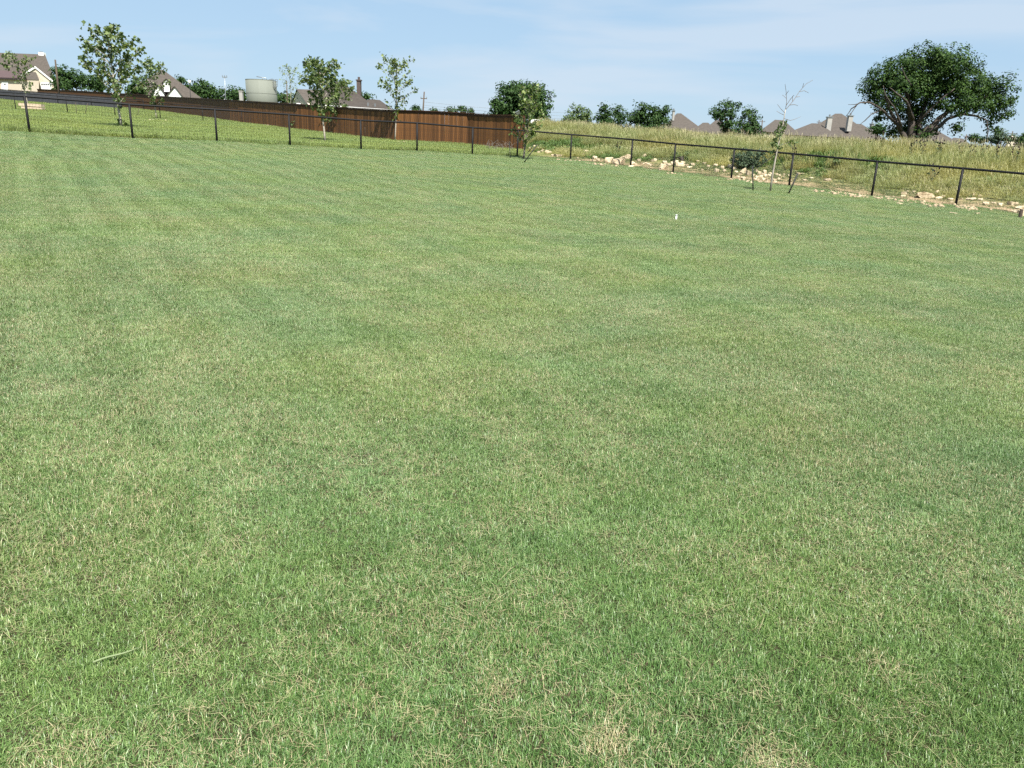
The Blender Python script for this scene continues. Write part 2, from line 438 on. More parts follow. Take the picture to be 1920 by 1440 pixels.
# ------------------------------------------------------------------ ground sheet
def vnoise(x, y, f, seed=0):
    """cheap smooth noise 0..1"""
    r = np.random.RandomState(seed); tab = r.rand(256, 256)
    X, Y = np.asarray(x) * f, np.asarray(y) * f
    i, j = np.floor(X).astype(int), np.floor(Y).astype(int)
    fx, fy = X - i, Y - j
    fx, fy = fx * fx * (3 - 2 * fx), fy * fy * (3 - 2 * fy)
    g = lambda a, b: tab[a % 256, b % 256]
    return (g(i, j) * (1 - fx) + g(i + 1, j) * fx) * (1 - fy) + (g(i, j + 1) * (1 - fx) + g(i + 1, j + 1) * fx) * fy
def dirt_mask(x, y):
    s = s_right(x, y); t = t_right(x, y)
    n = 0.6 * vnoise(x, y, 1.1, 3) + 0.4 * vnoise(x, y, 3.3, 4)
    band = smooth(-1.0, -0.15, s + (n - 0.5) * 0.9) * (1 - smooth(1.3, 3.0, s + (n - 0.5) * 2.0))
    return band * smooth(-2.6, -1.0, t) * smooth(0.36, 0.60, n + 0.05)
def build_ground():
    nr, na = 230, 480
    r = np.concatenate([[0.0], 0.4 * (1800 / 0.4) ** np.linspace(0, 1, nr)])
    # finer angles in front of the camera
    a = np.linspace(-PI, PI, na, endpoint=False)
    a = a - 0.75 * np.sin(a)
    R, A = np.meshgrid(r[1:], a, indexing='ij')
    X, Y = R * np.sin(A), R * np.cos(A)
    Z = H(X, Y)
    v = np.stack([X, Y, Z], -1).reshape(-1, 3)
    v = np.vstack([[0, 0, hz(0, 0)], v])
    idx = 1 + np.arange(nr * na).reshape(nr, na)
    q = np.stack([idx[:-1], np.roll(idx[:-1], -1, 1), np.roll(idx[1:], -1, 1), idx[1:]], -1).reshape(-1, 4)[:, ::-1]
    tr = np.stack([np.zeros(na, int), np.roll(idx[0], -1), idx[0]], -1)
    x, y = v[:, 0], v[:, 1]
    veg = np.maximum(smooth(-0.1, 0.4, s_left(x, y)), smooth(0.2, 2.0, s_right(x, y)))
    me = np_mesh('ground', v, q, tr, dict(dirt=dirt_mask(x, y), veg=veg), M_GROUND)
    me.polygons.foreach_set('use_smooth', [True] * len(me.polygons))
    o = link('ground', me)
    tag(o, 'gently sloping ground under the lawn, the rough lot and the mound', kind='structure')
build_ground()

# ------------------------------------------------------------------ grass
def blade_tile(name, seed, n, size, lmin, lmax, wid, lean, curl, material, flat=0.0, stalk=0.0, clump=0.0, wedge=0.03, csig=None, comb=None, mixin=1.0):
    """a square turf of n bent blades, each two segments long"""
    g = np.random.RandomState(seed)
    bx, by = (g.rand(n) - 0.5) * (size + wedge), (g.rand(n) - 0.5) * (size + wedge)
    cl_ln = np.ones(n); cl_r1 = None; cl_az = None
    if clump:
        k = max(4, int(n * clump)); cx, cyy = (g.rand(k) - 0.5) * size, (g.rand(k) - 0.5) * size
        c = g.randint(0, k, n); sg = csig or size * 0.035
        inc = g.rand(n) < mixin; bx = np.where(inc, cx[c] + g.randn(n) * sg, bx); by = np.where(inc, cyy[c] + g.randn(n) * sg, by)
        cl_ln = (0.6 + 0.75 * g.rand(k))[c]; cl_r1 = g.rand(k)[c]; cl_r2 = g.rand(k)[c]
    ln = (lmin + (lmax - lmin) * g.rand(n) ** 1.3) * cl_ln
    az = g.rand(n) * 2 * PI
    if comb is not None: az = np.where(g.rand(n) < comb, g.randn(n) * 0.9, az)
    th0 = rad(lean[0]) + rad(lean[1] - lean[0]) * g.rand(n)       # from vertical
    th1 = np.minimum(th0 + rad(curl) * g.rand(n), rad(115))
    isf = g.rand(n) < flat
    th0 = np.where(isf, rad(80) + g.rand(n) * rad(10), th0); th1 = np.where(isf, rad(88) + g.rand(n) * rad(8), th1)
    ln = np.where(isf, ln * (1.0 + 3.0 * g.rand(n) ** 2), ln); az = np.where(isf, g.rand(n) * 6.28, az)
    iss = g.rand(n) < stalk
    ln = np.where(iss, lmax * (1.0 + 0.35 * g.rand(n)), ln); th0 = np.where(iss, th0 * 0.4, th0); th1 = np.where(iss, th0 + rad(14), th1)
    w = wid * (0.6 + 0.8 * g.rand(n)); w = np.where(isf, w * 0.6, w); w = np.where(iss, w * 0.45, w)
    dx, dy = np.cos(az), np.sin(az)
    tw = g.rand(n) * 1.0 - 0.5
    sx, sy = -np.sin(az + tw), np.cos(az + tw)
    baz = az + np.where(isf, (g.rand(n) - 0.5) * 1.6, (g.rand(n) - 0.5) * 0.6)
    z0 = np.where(isf, lmax * 0.25 + g.rand(n) * lmax * 0.30, 0.0)
    p0 = np.stack([bx, by, z0], -1)
    d1 = np.stack([np.sin(th0) * dx, np.sin(th0) * dy, np.cos(th0)], -1)
    d2 = np.stack([np.sin(th1) * np.cos(baz), np.sin(th1) * np.sin(baz), np.cos(th1)], -1)
    p1 = p0 + d1 * (ln * 0.55)[:, None]; p2 = p1 + d2 * (ln * 0.45)[:, None]
    sd = np.stack([sx, sy, np.zeros(n)], -1)
    hw = (w / 2)[:, None]
    mw = np.where(iss, 1.0, 0.85)[:, None]
    if stalk:
        tipw = np.where(iss, 0.006, 0.0)[:, None]
        V = np.stack([p0 - sd * hw, p0 + sd * hw, p1 - sd * hw * mw, p1 + sd * hw * mw, p2 - sd * tipw, p2 + sd * tipw], 1)
        k = 6
        q = np.array([[0, 1, 3, 2], [2, 3, 5, 4]])
        Q = (np.arange(n)[:, None, None] * k + q[None]).reshape(-1, 4); T = None
        tipv = np.tile([0, 0, 0.55, 0.55, 1, 1], n)
    else:
        V = np.stack([p0 - sd * hw, p0 + sd * hw, p1 - sd * hw * mw, p1 + sd * hw * mw, p2], 1)
        k = 5
        Q = np.arange(n)[:, None] * k + np.array([0, 1, 3, 2])[None]
        T = np.arange(n)[:, None] * k + np.array([2, 3, 4])[None]
        tipv = np.tile([0, 0, 0.55, 0.55, 1], n)
    r1 = g.rand(n); r2 = g.rand(n)
    if cl_r1 is not None: r1 = 0.5 * r1 + 0.5 * cl_r1; r2 = 0.55 * r2 + 0.45 * cl_r2
    r1 = np.repeat(r1, k)
    r2 = np.where(isf, r2 * 0.22, r2); r2 = np.where(iss, r2 * 0.3, r2)
    me = np_mesh(name, V.reshape(-1, 3), Q, T, dict(rnd=r1, rnd2=np.repeat(r2, k), tip=tipv), material)
    return me
def tile_set(name, meshes):
    c = bpy.data.collections.new(name)
    for i, me in enumerate(meshes):
        o = bpy.data.objects.new('turf_%s' % 'abcdefghij'[i], me); c.objects.link(o)
    return c
def scatter(name, label, pts, rots, scls, var, coll):
    """one stuff object whose points carry turf pieces"""
    n = len(pts)
    me = bpy.data.meshes.new(name)
    me.vertices.add(n); me.vertices.foreach_set('co', np.asarray(pts, np.float32).ravel())
    a = me.attributes.new('rot', 'FLOAT_VECTOR', 'POINT'); a.data.foreach_set('vector', np.asarray(rots, np.float32).ravel())
    a = me.attributes.new('scl', 'FLOAT_VECTOR', 'POINT'); a.data.foreach_set('vector', np.asarray(scls, np.float32).ravel())
    a = me.attributes.new('var', 'INT', 'POINT'); a.data.foreach_set('value', np.asarray(var, np.int32))
    me.update()
    o = link(name, me)
    tag(o, label, kind='stuff')
    ng = bpy.data.node_groups.new(name + '_nodes', 'GeometryNodeTree')
    ng.interface.new_socket('Geometry', in_out='INPUT', socket_type='NodeSocketGeometry')
    ng.interface.new_socket('Geometry', in_out='OUTPUT', socket_type='NodeSocketGeometry')
    gi, go = N(ng, 'NodeGroupInput'), N(ng, 'NodeGroupOutput')
    ip = N(ng, 'GeometryNodeInstanceOnPoints'); ip.inputs['Pick Instance'].default_value = True
    ci = N(ng, 'GeometryNodeCollectionInfo'); ci.inputs['Collection'].default_value = coll
    ci.inputs['Separate Children'].default_value = True; ci.inputs['Reset Children'].default_value = True
    def named(k, dt):
        x = N(ng, 'GeometryNodeInputNamedAttribute', data_type=dt); x.inputs['Name'].default_value = k
        return x.outputs['Attribute']
    er = N(ng, 'FunctionNodeEulerToRotation')
    l = ng.links.new
    l(gi.outputs[0], ip.inputs['Points']); l(ci.outputs['Instances'], ip.inputs['Instance'])
    l(named('var', 'INT'), ip.inputs['Instance Index'])
    l(named('rot', 'FLOAT_VECTOR'), er.inputs[0]); l(er.outputs[0], ip.inputs['Rotation'])
    l(named('scl', 'FLOAT_VECTOR'), ip.inputs['Scale'])
    l(ip.outputs['Instances'], go.inputs[0])
    md = o.modifiers.new('scatter', 'NODES'); md.node_group = ng
    return o
def grid_pts(x0, x1, y0, y1, step, rot, jit, seed):
    g = np.random.RandomState(seed)
    m = max(abs(x0), abs(x1), abs(y0), abs(y1)) * 1.5
    k = np.arange(-m, m, step)
    X, Y = np.meshgrid(k, k); X, Y = X.ravel(), Y.ravel()
    c, s = math.cos(rot), math.sin(rot)
    X, Y = X * c - Y * s, X * s + Y * c
    X = X + g.randn(len(X)) * jit; Y = Y + g.randn(len(Y)) * jit
    k = (X > x0) & (X < x1) & (Y > y0) & (Y < y1)
    return X[k], Y[k], g
def rot_for(X, Y, ang, e=0.3):
    nx = -(H(X + e, Y) - H(X - e, Y)) / (2 * e); ny = -(H(X, Y + e) - H(X, Y - e)) / (2 * e)
    out = np.zeros((len(X), 3))
    for i in range(len(X)):
        q = Vector((0, 0, 1)).rotation_difference(Vector((nx[i], ny[i], 1)))
        out[i] = (q.to_matrix() @ Matrix.Rotation(ang[i], 3, 'Z')).to_euler()[:]
    return out

# mown lawn
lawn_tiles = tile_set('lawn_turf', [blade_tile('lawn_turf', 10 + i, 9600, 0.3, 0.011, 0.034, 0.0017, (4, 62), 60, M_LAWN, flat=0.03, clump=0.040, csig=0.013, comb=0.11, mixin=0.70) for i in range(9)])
X, Y, g = grid_pts(-32, 28, 0.5, 40, 0.3, MOW, 0.0, 1)
k = (np.abs(X) < 0.80 * Y + 1.6) & (s_left(X, Y) < 0.12) & (s_right(X, Y) < 0.2)
X, Y = X[k], Y[k]
dm = dirt_mask(X, Y)
k = g.rand(len(X)) > dm * 1.05
X, Y, dm = X[k], Y[k], dm[k]
row = np.floor((-(X * math.sin(MOW)) + Y * math.cos(MOW)) / 0.3 + 0.25 + 0.9 * vnoise(X, Y, 0.25, 41)).astype(int)      # mown up and down in strips
ang = MOW + PI * np.where(g.rand(len(X)) < 0.85 * smooth(-7, 5, X - 0.12 * Y), g.randint(0, 2, len(X)), row % 2) + g.randn(len(X)) * 0.12
hsc = 0.62 + 0.62 * vnoise(X * 0.6 + Y * 0.1, Y, 1.5, 8) + 0.34 * g.rand(len(X)) + 0.5 * smooth(-1.8, -0.3, s_right(X, Y)) + 0.6 * smooth(-0.5, 0.0, s_left(X, Y))
hsc = hsc + 0.35 * smooth(0.5, 2.5, X - 0.2 * Y) * smooth(4.5, 1.5, Y) 
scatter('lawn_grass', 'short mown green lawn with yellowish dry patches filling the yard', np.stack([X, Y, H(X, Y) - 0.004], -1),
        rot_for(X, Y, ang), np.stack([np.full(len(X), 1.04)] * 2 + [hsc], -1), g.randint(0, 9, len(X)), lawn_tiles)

# rough lot behind the left fence
lot_tiles = tile_set('rough_turf', [blade_tile('rough_turf', 40 + i, 2600, 1.0, 0.05, 0.17, 0.008, (5, 50), 55, M_LOT, flat=0.02, clump=0.08) for i in range(5)])
X, Y, g = grid_pts(-95, 16, 14, 130, 0.85, 0.2, 0.08, 2)
k = (np.abs(X) < 0.80 * Y + 3) & (s_left(X, Y) > 0.40) & ((side(X, Y) < 0.3) )
X, Y = X[k], Y[k]
scatter('rough_grass', 'taller yellow green unmown grass in the lot behind the black fence', np.stack([X, Y, H(X, Y) - 0.01], -1),
        rot_for(X, Y, g.rand(len(X)) * 6.28), np.stack([np.full(len(X), 1.0)] * 2 + [0.55 + 0.6 * vnoise(X, Y, 0.35, 5) + 0.55 * (1 - smooth(0.4, 2.2, s_left(X, Y)))], -1), g.randint(0, 5, len(X)), lot_tiles)

# tall field grass on the mound
field_tiles = tile_set('field_turf', [blade_tile('field_turf', 60 + i, 2600, 1.0, 0.18, 0.50, 0.0065, (4, 46), 60, M_FIELD, stalk=0.035, clump=0.05) for i in range(6)] +
    [blade_tile('field_turf', 160 + i, 700, 1.0, 0.10, 0.30, 0.028, (10, 70), 60, M_FIELDWEED, clump=0.03) for i in range(3)])
X, Y, g = grid_pts(-4, 70, 10, 95, 0.8, 0.5, 0.12, 3)
s = s_right(X, Y)
n = vnoise(X, Y, 0.6, 11)
k = (np.abs(X) < 0.84 * Y + 3) & (side(X, Y) > 0.2) & (s + (n - 0.5) * 1.4 > 3.6 - 0.9 * smooth(9, 14, t_right(X, Y)) - 2.2 * (1 - smooth(0.5, 4, t_right(X, Y))))
X, Y, s = X[k], Y[k], s[k]
hs = (0.55 + 0.40 * smooth(2.5, 7, s)) * (0.55 + 0.7 * vnoise(X, Y, 0.5, 12) + 0.25 * g.rand(len(X)))
weedy = (vnoise(X, Y, 0.45, 19) * 0.7 + 0.3 * g.rand(len(X)) > 0.69 - 0.13 * (1 - smooth(4, 8, s)))
fvar = np.where(weedy, g.randint(6, 9, len(X)), g.randint(0, 6, len(X))); hs = np.where(weedy, hs * 1.2, hs)
scatter('field_grass', 'tall tan and green wild grass with seed heads covering the mound', np.stack([X, Y, H(X, Y) - 0.02], -1),
        rot_for(X, Y, g.rand(len(X)) * 6.28), np.stack([np.full(len(X), 1.0)] * 2 + [hs], -1), fvar, field_tiles)
stalk_tiles = tile_set('stalk_turf', [blade_tile('stalk_turf', 180 + i, 34, 1.0, 0.50, 0.70, 0.006, (2, 24), 40, M_STALK, stalk=1.0) for i in range(5)])
k = g.rand(len(X)) < 0.12 + 0.3 * (vnoise(X, Y, 0.3, 23) > 0.5)
k &= s[:] > 7.5
X, Y = X[k], Y[k]
scatter('seed_stalks', 'thin pale seed stalks standing above the wild grass of the mound', np.stack([X, Y, H(X, Y) - 0.02], -1),
        rot_for(X, Y, g.rand(len(X)) * 6.28), np.stack([np.full(len(X), 1.0)] * 2 + [0.6 + 0.5 * g.rand(len(X))], -1), g.randint(0, 5, len(X)), stalk_tiles)

# sparse low weeds among the rocks
weed_tiles = tile_set('weed_turf', [blade_tile('weed_turf', 80 + i, 240, 0.5, 0.04, 0.15, 0.012, (10, 75), 60, M_WEED, flat=0.06, clump=0.06) for i in range(5)])
X, Y, g = grid_pts(-3, 30, 10, 42, 0.30, 0.1, 0.08, 4)
s = s_right(X, Y)
n = vnoise(X, Y, 0.9, 15) * 0.6 + vnoise(X, Y, 2.3, 16) * 0.4
k = (np.abs(X) < 0.84 * Y + 2) & (s > -1.1) & (s < 4.4) & (side(X, Y) > -1.8) & (n > 0.24 + 0.12 * (1 - smooth(-0.2, 0.4, s)))
X, Y, s = X[k], Y[k], s[k]
scatter('weeds', 'low olive weeds growing between the limestone rocks along the fence', np.stack([X, Y, H(X, Y) - 0.005], -1),
        rot_for(X, Y, g.rand(len(X)) * 6.28), np.stack([np.full(len(X), 1.0)] * 2 + [0.30 + 0.45 * smooth(0.5, 3.6, s) * (0.6 + 0.7 * g.rand(len(X)))], -1), g.randint(0, 5, len(X)), weed_tiles)

# ------------------------------------------------------------------ black pipe fences
def black_fence(label, pts, height, pr, rr, mesh=0.1, screens=(), wire=0.0045, skip=False):
    root = thing('pipe_fence', label, 'fence', pts[0])
    tops = [p + Vector((0, 0, height)) for p in pts]
    for p in pts[1:] if skip else pts:
        b = MB(); b.tube([p + Vector((0, 0, -0.3)), p + Vector((0, 0, height - rr))], pr, 10); b.build('post', M_BLACK, root, True, p)
    b = MB()
    b.tube([t - Vector((0, 0, rr)) for t in tops], rr, 10)
    b.build('top_rail', M_BLACK, root, True, tops[0])
    for i in range(len(pts) - 1):
        a, c = pts[i], pts[i + 1]
        d = c - a; ln = math.hypot(d.x, d.y)
        if i in screens:
            k = 10
            up, lo = [], []
            for j in range(k + 1):
                q = a + d * (j / k); z = hz(q.x, q.y)
                lo.append(Vector((q.x, q.y, z + 0.06))); up.append(Vector((q.x, q.y, (a.z + (c.z - a.z) * j / k) + height - 2.2 * rr)))
            b = MB(); b.prism(lo + up[::-1], (0, 0.03, 0)); b.build('screen', M_SCREEN, root, False, a)
            continue
        if mesh:
            b = MB()
            nv = int(ln / mesh)
            for j in range(1, nv):
                q = a + d * (j / nv)
                z0, z1 = hz(q.x, q.y) + 0.03, a.z + d.z * j / nv + height - 2 * rr
                if z1 > z0: b.tube([(q.x, q.y, z0), (q.x, q.y, z1)], wire / 2, 3, False)
            nh = int((height - 2 * rr) / mesh)
            for j in range(nh):
                z = 0.05 + j * mesh
                b.tube([a + Vector((0, 0, z)), c + Vector((0, 0, z))], wire / 2, 3, False)
            b.build('wire_mesh', M_WIRE, root, False, a)
    return root
FH = 1.22
def on_line(u, v):
    p = G(u, v); return p
left_us = [(56, 250), (245.5, 257.5), (404.5, 266), (542.5, 273), (670.5, 278.5), (786, 285.5), (890, 290.5)]
lp = []
for u, v in left_us:
    p = G0(u, v)
    t = (p.x - LA.x) * AX + (p.y - LA.y) * AY
    x, y = LA.x + AX * t, LA.y + AY * t
    lp.append(Vector((x, y, hz(x, y))))
st = lp[1] - lp[0]
ext = []
for k_ in (2, 1):
    q = lp[0] - st * k_; ext.append(Vector((q.x, q.y, hz(q.x, q.y))))
corner = Vector((CX, CY, hz(CX, CY)))
black_fence('black pipe and wire fence along the far left side of the lawn', ext + lp + [corner], FH, 0.040, 0.036)
right_us = [(1056, 298), (1145, 311), (1232, 321), (1347, 334.5), (1473, 348), (1604, 367), (1784, 386)]
rp = []
for u, v in right_us:
    p = G0(u, v)
    t = (p.x - RA.x) * EX + (p.y - RA.y) * EY
    x, y = RA.x + EX * t, RA.y + EY * t
    rp.append(Vector((x, y, hz(x, y))))
st = rp[-1] - rp[-2]
ext = []
for k_ in (1, 2):
    q = rp[-1] + st * k_; ext.append(Vector((q.x, q.y, hz(q.x, q.y))))
c2 = Vector((CX + 0.05, CY - 0.01, 0)); c2.z = hz(c2.x, c2.y)
black_fence('black pipe fence running along the foot of the rocky mound', [c2] + rp + ext, FH, 0.040, 0.036, skip=True)
fb = [G(u, v) for u, v in ((-75, 201), (30, 206.5), (127, 212), (216, 217.5), (301, 222.5), (381, 228), (454, 231.5), (518, 236))]
black_fence('second black wire fence crossing the middle of the rough lot', fb, FH, 0.034, 0.03)
fc = [G(u, v) for u, v in ((-85, 179), (-20, 185), (45, 190.5), (109, 195.5), (172, 199.5), (229, 204), (270, 207))]
black_fence('farthest black fence with dark grey screening in front of the cream house', fc, 1.3, 0.05, 0.045, mesh=0.15, screens=(0, 1, 2, 3, 4), wire=0.006)

# ------------------------------------------------------------------ cedar privacy fence
def board_mesh():
    b = MB(); b.box((0, 0, 0.925), (0.137, 0.020, 1.85)); me = b.mesh('board'); me.materials.append(M_CEDAR); return me
BOARD = board_mesh()
def cedar_fence(label, pix, n_single=300):
    pts = []
    for q in pix:
        p = G(q[0], q[1]) if len(q) == 2 else P(*q)      # a third value gives the distance itself
        pts.append(Vector((p.x, p.y, hz(p.x, p.y))))
    root = thing('cedar_fence', label, 'fence', pts[0])
    rnd = random.Random(5)
    poly = [Vector((p.x, p.y, 0)) for p in pts]
    seg, tot = [], 0
    for a, b in zip(poly, poly[1:]):
        seg.append((tot, a, b)); tot += (b - a).length
    def at(s):
        for s0, a, b in reversed(seg):
            if s >= s0:
                d = (b - a); L_ = d.length
                q = a + d * min(1, (s - s0) / L_); return q, math.atan2(d.y, d.x)
    pitch = 0.142; n = int(tot / pitch)
    rest = MB()
    for i in range(n):
        q, an = at((i + 0.5) * pitch); z = hz(q.x, q.y) + 0.02
        dz = rnd.uniform(-0.012, 0.012)
        off = rnd.uniform(-0.006, 0.006)
        if i < n_single:
            o = bpy.data.objects.new('board', BOARD); COL.objects.link(o); o.parent = root
            o.location = Vector((q.x - math.sin(an) * off, q.y + math.cos(an) * off, z + dz)) - pts[0]
            o.rotation_euler = (0, rnd.uniform(-0.004, 0.004), an)
        else:
            rest.box((q.x, q.y + off, z + dz + 0.925), (0.137, 0.02, 1.85), Matrix.Rotation(an, 3, 'Z'))
    if rest.v:
        o = rest.build('board', M_CEDAR, root, False, pts[0]); o['kind'] = 'stuff'
    brk = [q[0] for q in seg] + [tot]
    k = 0.0
    while k < tot:
        if min(abs(k - q) for q in brk) > 0.9: brk.append(k)
        k += 2.4
    brk.sort()
    for s, e in zip(brk, brk[1:]):                      # posts behind, cap and trim boards in front, bay by bay
        qa, an = at(s + 1e-6); qb, _ = at(e - 1e-6)
        d = qb - qa; L_ = d.length; an = math.atan2(d.y, d.x)
        za, zb = hz(qa.x, qa.y) + 0.02, hz(qb.x, qb.y) + 0.02
        R = Matrix.Rotation(an, 3, 'Z') @ Matrix.Rotation(-math.atan2(zb - za, L_), 3, 'Y')
        nrmv = Vector((math.sin(an), -math.cos(an), 0))
        if nrmv.y > 0: nrmv = -nrmv
        mid = (qa + qb) / 2; zm = (za + zb) / 2
        b = MB(); b.box((mid.x + nrmv.x * 0.02, mid.y + nrmv.y * 0.02, zm + 1.885), (L_ + 0.004, 0.17, 0.038), R); b.build('cap_board', M_CEDAR2, root, False, mid)
        b = MB(); b.box((mid.x + nrmv.x * 0.022, mid.y + nrmv.y * 0.022, zm + 1.80), (L_ - 0.006, 0.019, 0.125), R); b.build('trim_board', M_CEDAR2, root, False, mid)
        b = MB(); b.box((qa.x - nrmv.x * 0.06, qa.y - nrmv.y * 0.06, za + 0.9), (0.09, 0.09, 1.9), Matrix.Rotation(an, 3, 'Z')); b.build('post', M_CEDAR2, root, False, qa)
    return root
cedar_fence('long dark brown cedar board fence at the back of the rough lot',
            [(979, 281), (877, 272.5), (742, 264.5), (632, 252.5), (560, 244), (508, 237), (450, 229.5), (380, 219.5), (310, 210), (200, 197, 122), (72, 184, 138)])
b_ = G(979, 281)
def far_cedar():
    pts = [P(1000, 252, 66), P(1085, 256, 66)]
    root = thing('cedar_fence', 'short stretch of reddish fence top showing over the mound beside the round tree', 'fence', P(1000, 252, 66))
    a, c = P(1006, 232.5, 60), P(1086, 237.5, 60)
    n = 26
    for i in range(n):
        q = a + (c - a) * ((i + 0.5) / n)
        bl = MB(); bl.box((q.x, q.y, q.z - 0.95), ((c - a).length / n - 0.006, 0.02, 1.9)); bl.build('board', M_CEDAR, root, False, q)
    bl = MB(); bl.prism([a + Vector((0, -.06, 0)), c + Vector((0, -.06, 0)), c + Vector((0, -.06, 0.05)), a + Vector((0, -.06, 0.05))], (0, 0.14, 0)); bl.build('cap_board', M_SLAB, root, False, a)
far_cedar()

# ------------------------------------------------------------------ trees
def leaf_cloud(name, C, size, g, parent, material, loc, outward=None, shape=0, jitter=0.4):
    """leaf-sized folded faces at the points C"""
    n = len(C)
    nr = g.randn(n, 3); nr[:, 2] = np.abs(nr[:, 2]) * 0.9 + 0.15
    nr /= np.linalg.norm(nr, axis=1)[:, None]
    if outward is not None:
        nr = nr * 0.65 + outward * 0.75; nr /= np.linalg.norm(nr, axis=1)[:, None]
    a = np.cross(nr, g.randn(n, 3)); a /= np.linalg.norm(a, axis=1)[:, None]
    b = np.cross(nr, a)
    s = (size * (0.6 + 0.8 * g.rand(n)))[:, None]
    if shape == 0:      # rhombic leaf folded along its midrib
        f = nr * s * 0.12
        V = np.stack([C - a * s * 0.5, C + b * s * 0.33 + f, C + a * s * 0.5, C - b * s * 0.33 + f], 1)
        T = np.array([[0, 1, 2], [0, 2, 3]]); k = 4
    else:               # broad lobed leaf, five points, cupped
        f = nr * s * 0.16
        V = np.stack([C - a * s * 0.5, C + b * s * 0.5 - a * s * 0.05 + f, C + b * s * 0.22 + a * s * 0.18 + f * 0.4, C + a * s * 0.55,
                      C - b * s * 0.22 + a * s * 0.18 + f * 0.4, C - b * s * 0.5 - a * s * 0.05 + f], 1)
        T = np.array([[0, 1, 2], [0, 2, 3], [0, 3, 4], [0, 4, 5]]); k = 6
    F_ = (np.arange(n)[:, None, None] * k + T[None]).reshape(-1, 3)
    me = np_mesh(name, V.reshape(-1, 3) - np.array(loc), None, F_, dict(rnd=np.repeat(g.rand(n), k)), material)
    o = link(name, me, parent, loc)
    return o

def sapling(name, label, cat, base, height, width, crown0, nb, nleaf, lsize, seed, lean=(0, 0), r0=0.045, lm=None, bark=None, group=None, prof=None, up=(35, 62), sprout=0):
    g = np.random.RandomState(seed); lm = lm or M_SYC; bark = bark or M_PALEBARK
    root = thing(name, label, cat, base, group)
    prof = prof or (lambda f: 0.35 + 0.65 * math.sin(PI * min(1, max(0, (1 - f) * 1.0 + 0.08))) ** 0.7)
    tp = []
    for i in range(9):
        f = i / 8
        tp.append(Vector((base.x + lean[0] * f ** 1.4 + math.sin(f * 5 + seed) * 0.03 * height / 4, base.y + lean[1] * f ** 1.4 + math.cos(f * 4 + seed) * 0.03, base.z - 0.05 + height * f * 0.97)))
    def axis(f):
        q = f * 8; i = min(7, int(q)); return tp[i].lerp(tp[i + 1], q - i)
    b = MB(); b.tube(tp, [r0 * (1 - 0.86 * (i / 8)) for i in range(9)], 8); b.build('trunk', bark, root, True, base)
    L_, Rr = [], []
    br = MB()
    for i in range(nb):
        f = crown0 + (0.94 - crown0) * ((i + 0.5) / nb + g.uniform(-0.02, 0.02))
        fc = (f - crown0) / (1 - crown0)
        ln = width / 2 * prof(fc) * g.uniform(0.75, 1.15)
        az = i * 2.4 + g.uniform(-0.4, 0.4); el = rad(g.uniform(*up))
        s0 = axis(f); d = Vector((math.cos(az), math.sin(az), 0))
        L3 = ln / max(0.45, math.cos(el))
        top_lim = base.z + height * (0.99 + 0.02 * g.rand())
        L3 = min(L3, max(0.12, (top_lim - s0.z) / math.sin(el)))
        pts = [s0]
        for j in range(1, 5):
            q = j / 4; e2 = el * (1 - 0.25 * q) + 0.30 * q * g.uniform(-0.4, 1)
            pts.append(pts[-1] + (d * math.cos(e2) + Vector((0, 0, math.sin(e2)))) * (L3 / 4) + Vector(g.randn(3)) * 0.02 * ln)
        br.tube(pts, [max(0.004, r0 * 0.34 * (1 - 0.75 * j / 4)) for j in range(5)], 5, False)
        L_.append((pts, ln))
        for _ in range(3):
            q = g.uniform(0.35, 0.9); i0 = min(3, int(q * 4)); s1 = pts[i0].lerp(pts[i0 + 1], q * 4 - i0)
            a2 = az + g.uniform(-1.2, 1.2); e3 = rad(g.uniform(5, 60)); l2 = ln * g.uniform(0.25, 0.5)
            p2 = [s1, s1 + Vector((math.cos(a2) * math.cos(e3), math.sin(a2) * math.cos(e3), math.sin(e3))) * l2]
            br.tube(p2, [0.006, 0.003], 4, False); L_.append((p2, l2))
    br.build('branches', bark, root, True, base)
    wts = np.array([l for _, l in L_]); wts = wts / wts.sum()
    C = []
    for _ in range(nleaf):
        if g.rand() < 0.10:
            f = crown0 + (1 - crown0) * g.rand(); p = axis(min(0.999, f)) + Vector(g.randn(3)) * 0.07
        else:
            pts, l = L_[g.choice(len(L_), p=wts)]
            q = 1 - 0.8 * g.rand() ** 1.4; q *= len(pts) - 1; i0 = min(len(pts) - 2, int(q))
            p = pts[i0].lerp(pts[i0 + 1], q - i0) + Vector(g.randn(3)) * min(0.085, 0.16 * l + 0.03) * 1.1 - Vector((0, 0, lsize * 0.25))
        C.append(p[:])
    for _ in range(sprout):
        p = base + Vector((g.randn() * 0.12, g.randn() * 0.12, abs(g.randn()) * 0.22 + 0.05)); C.append(p[:])
    leaf_cloud('crown', np.array(C), lsize, g, root, lm, base, shape=1)
    return root

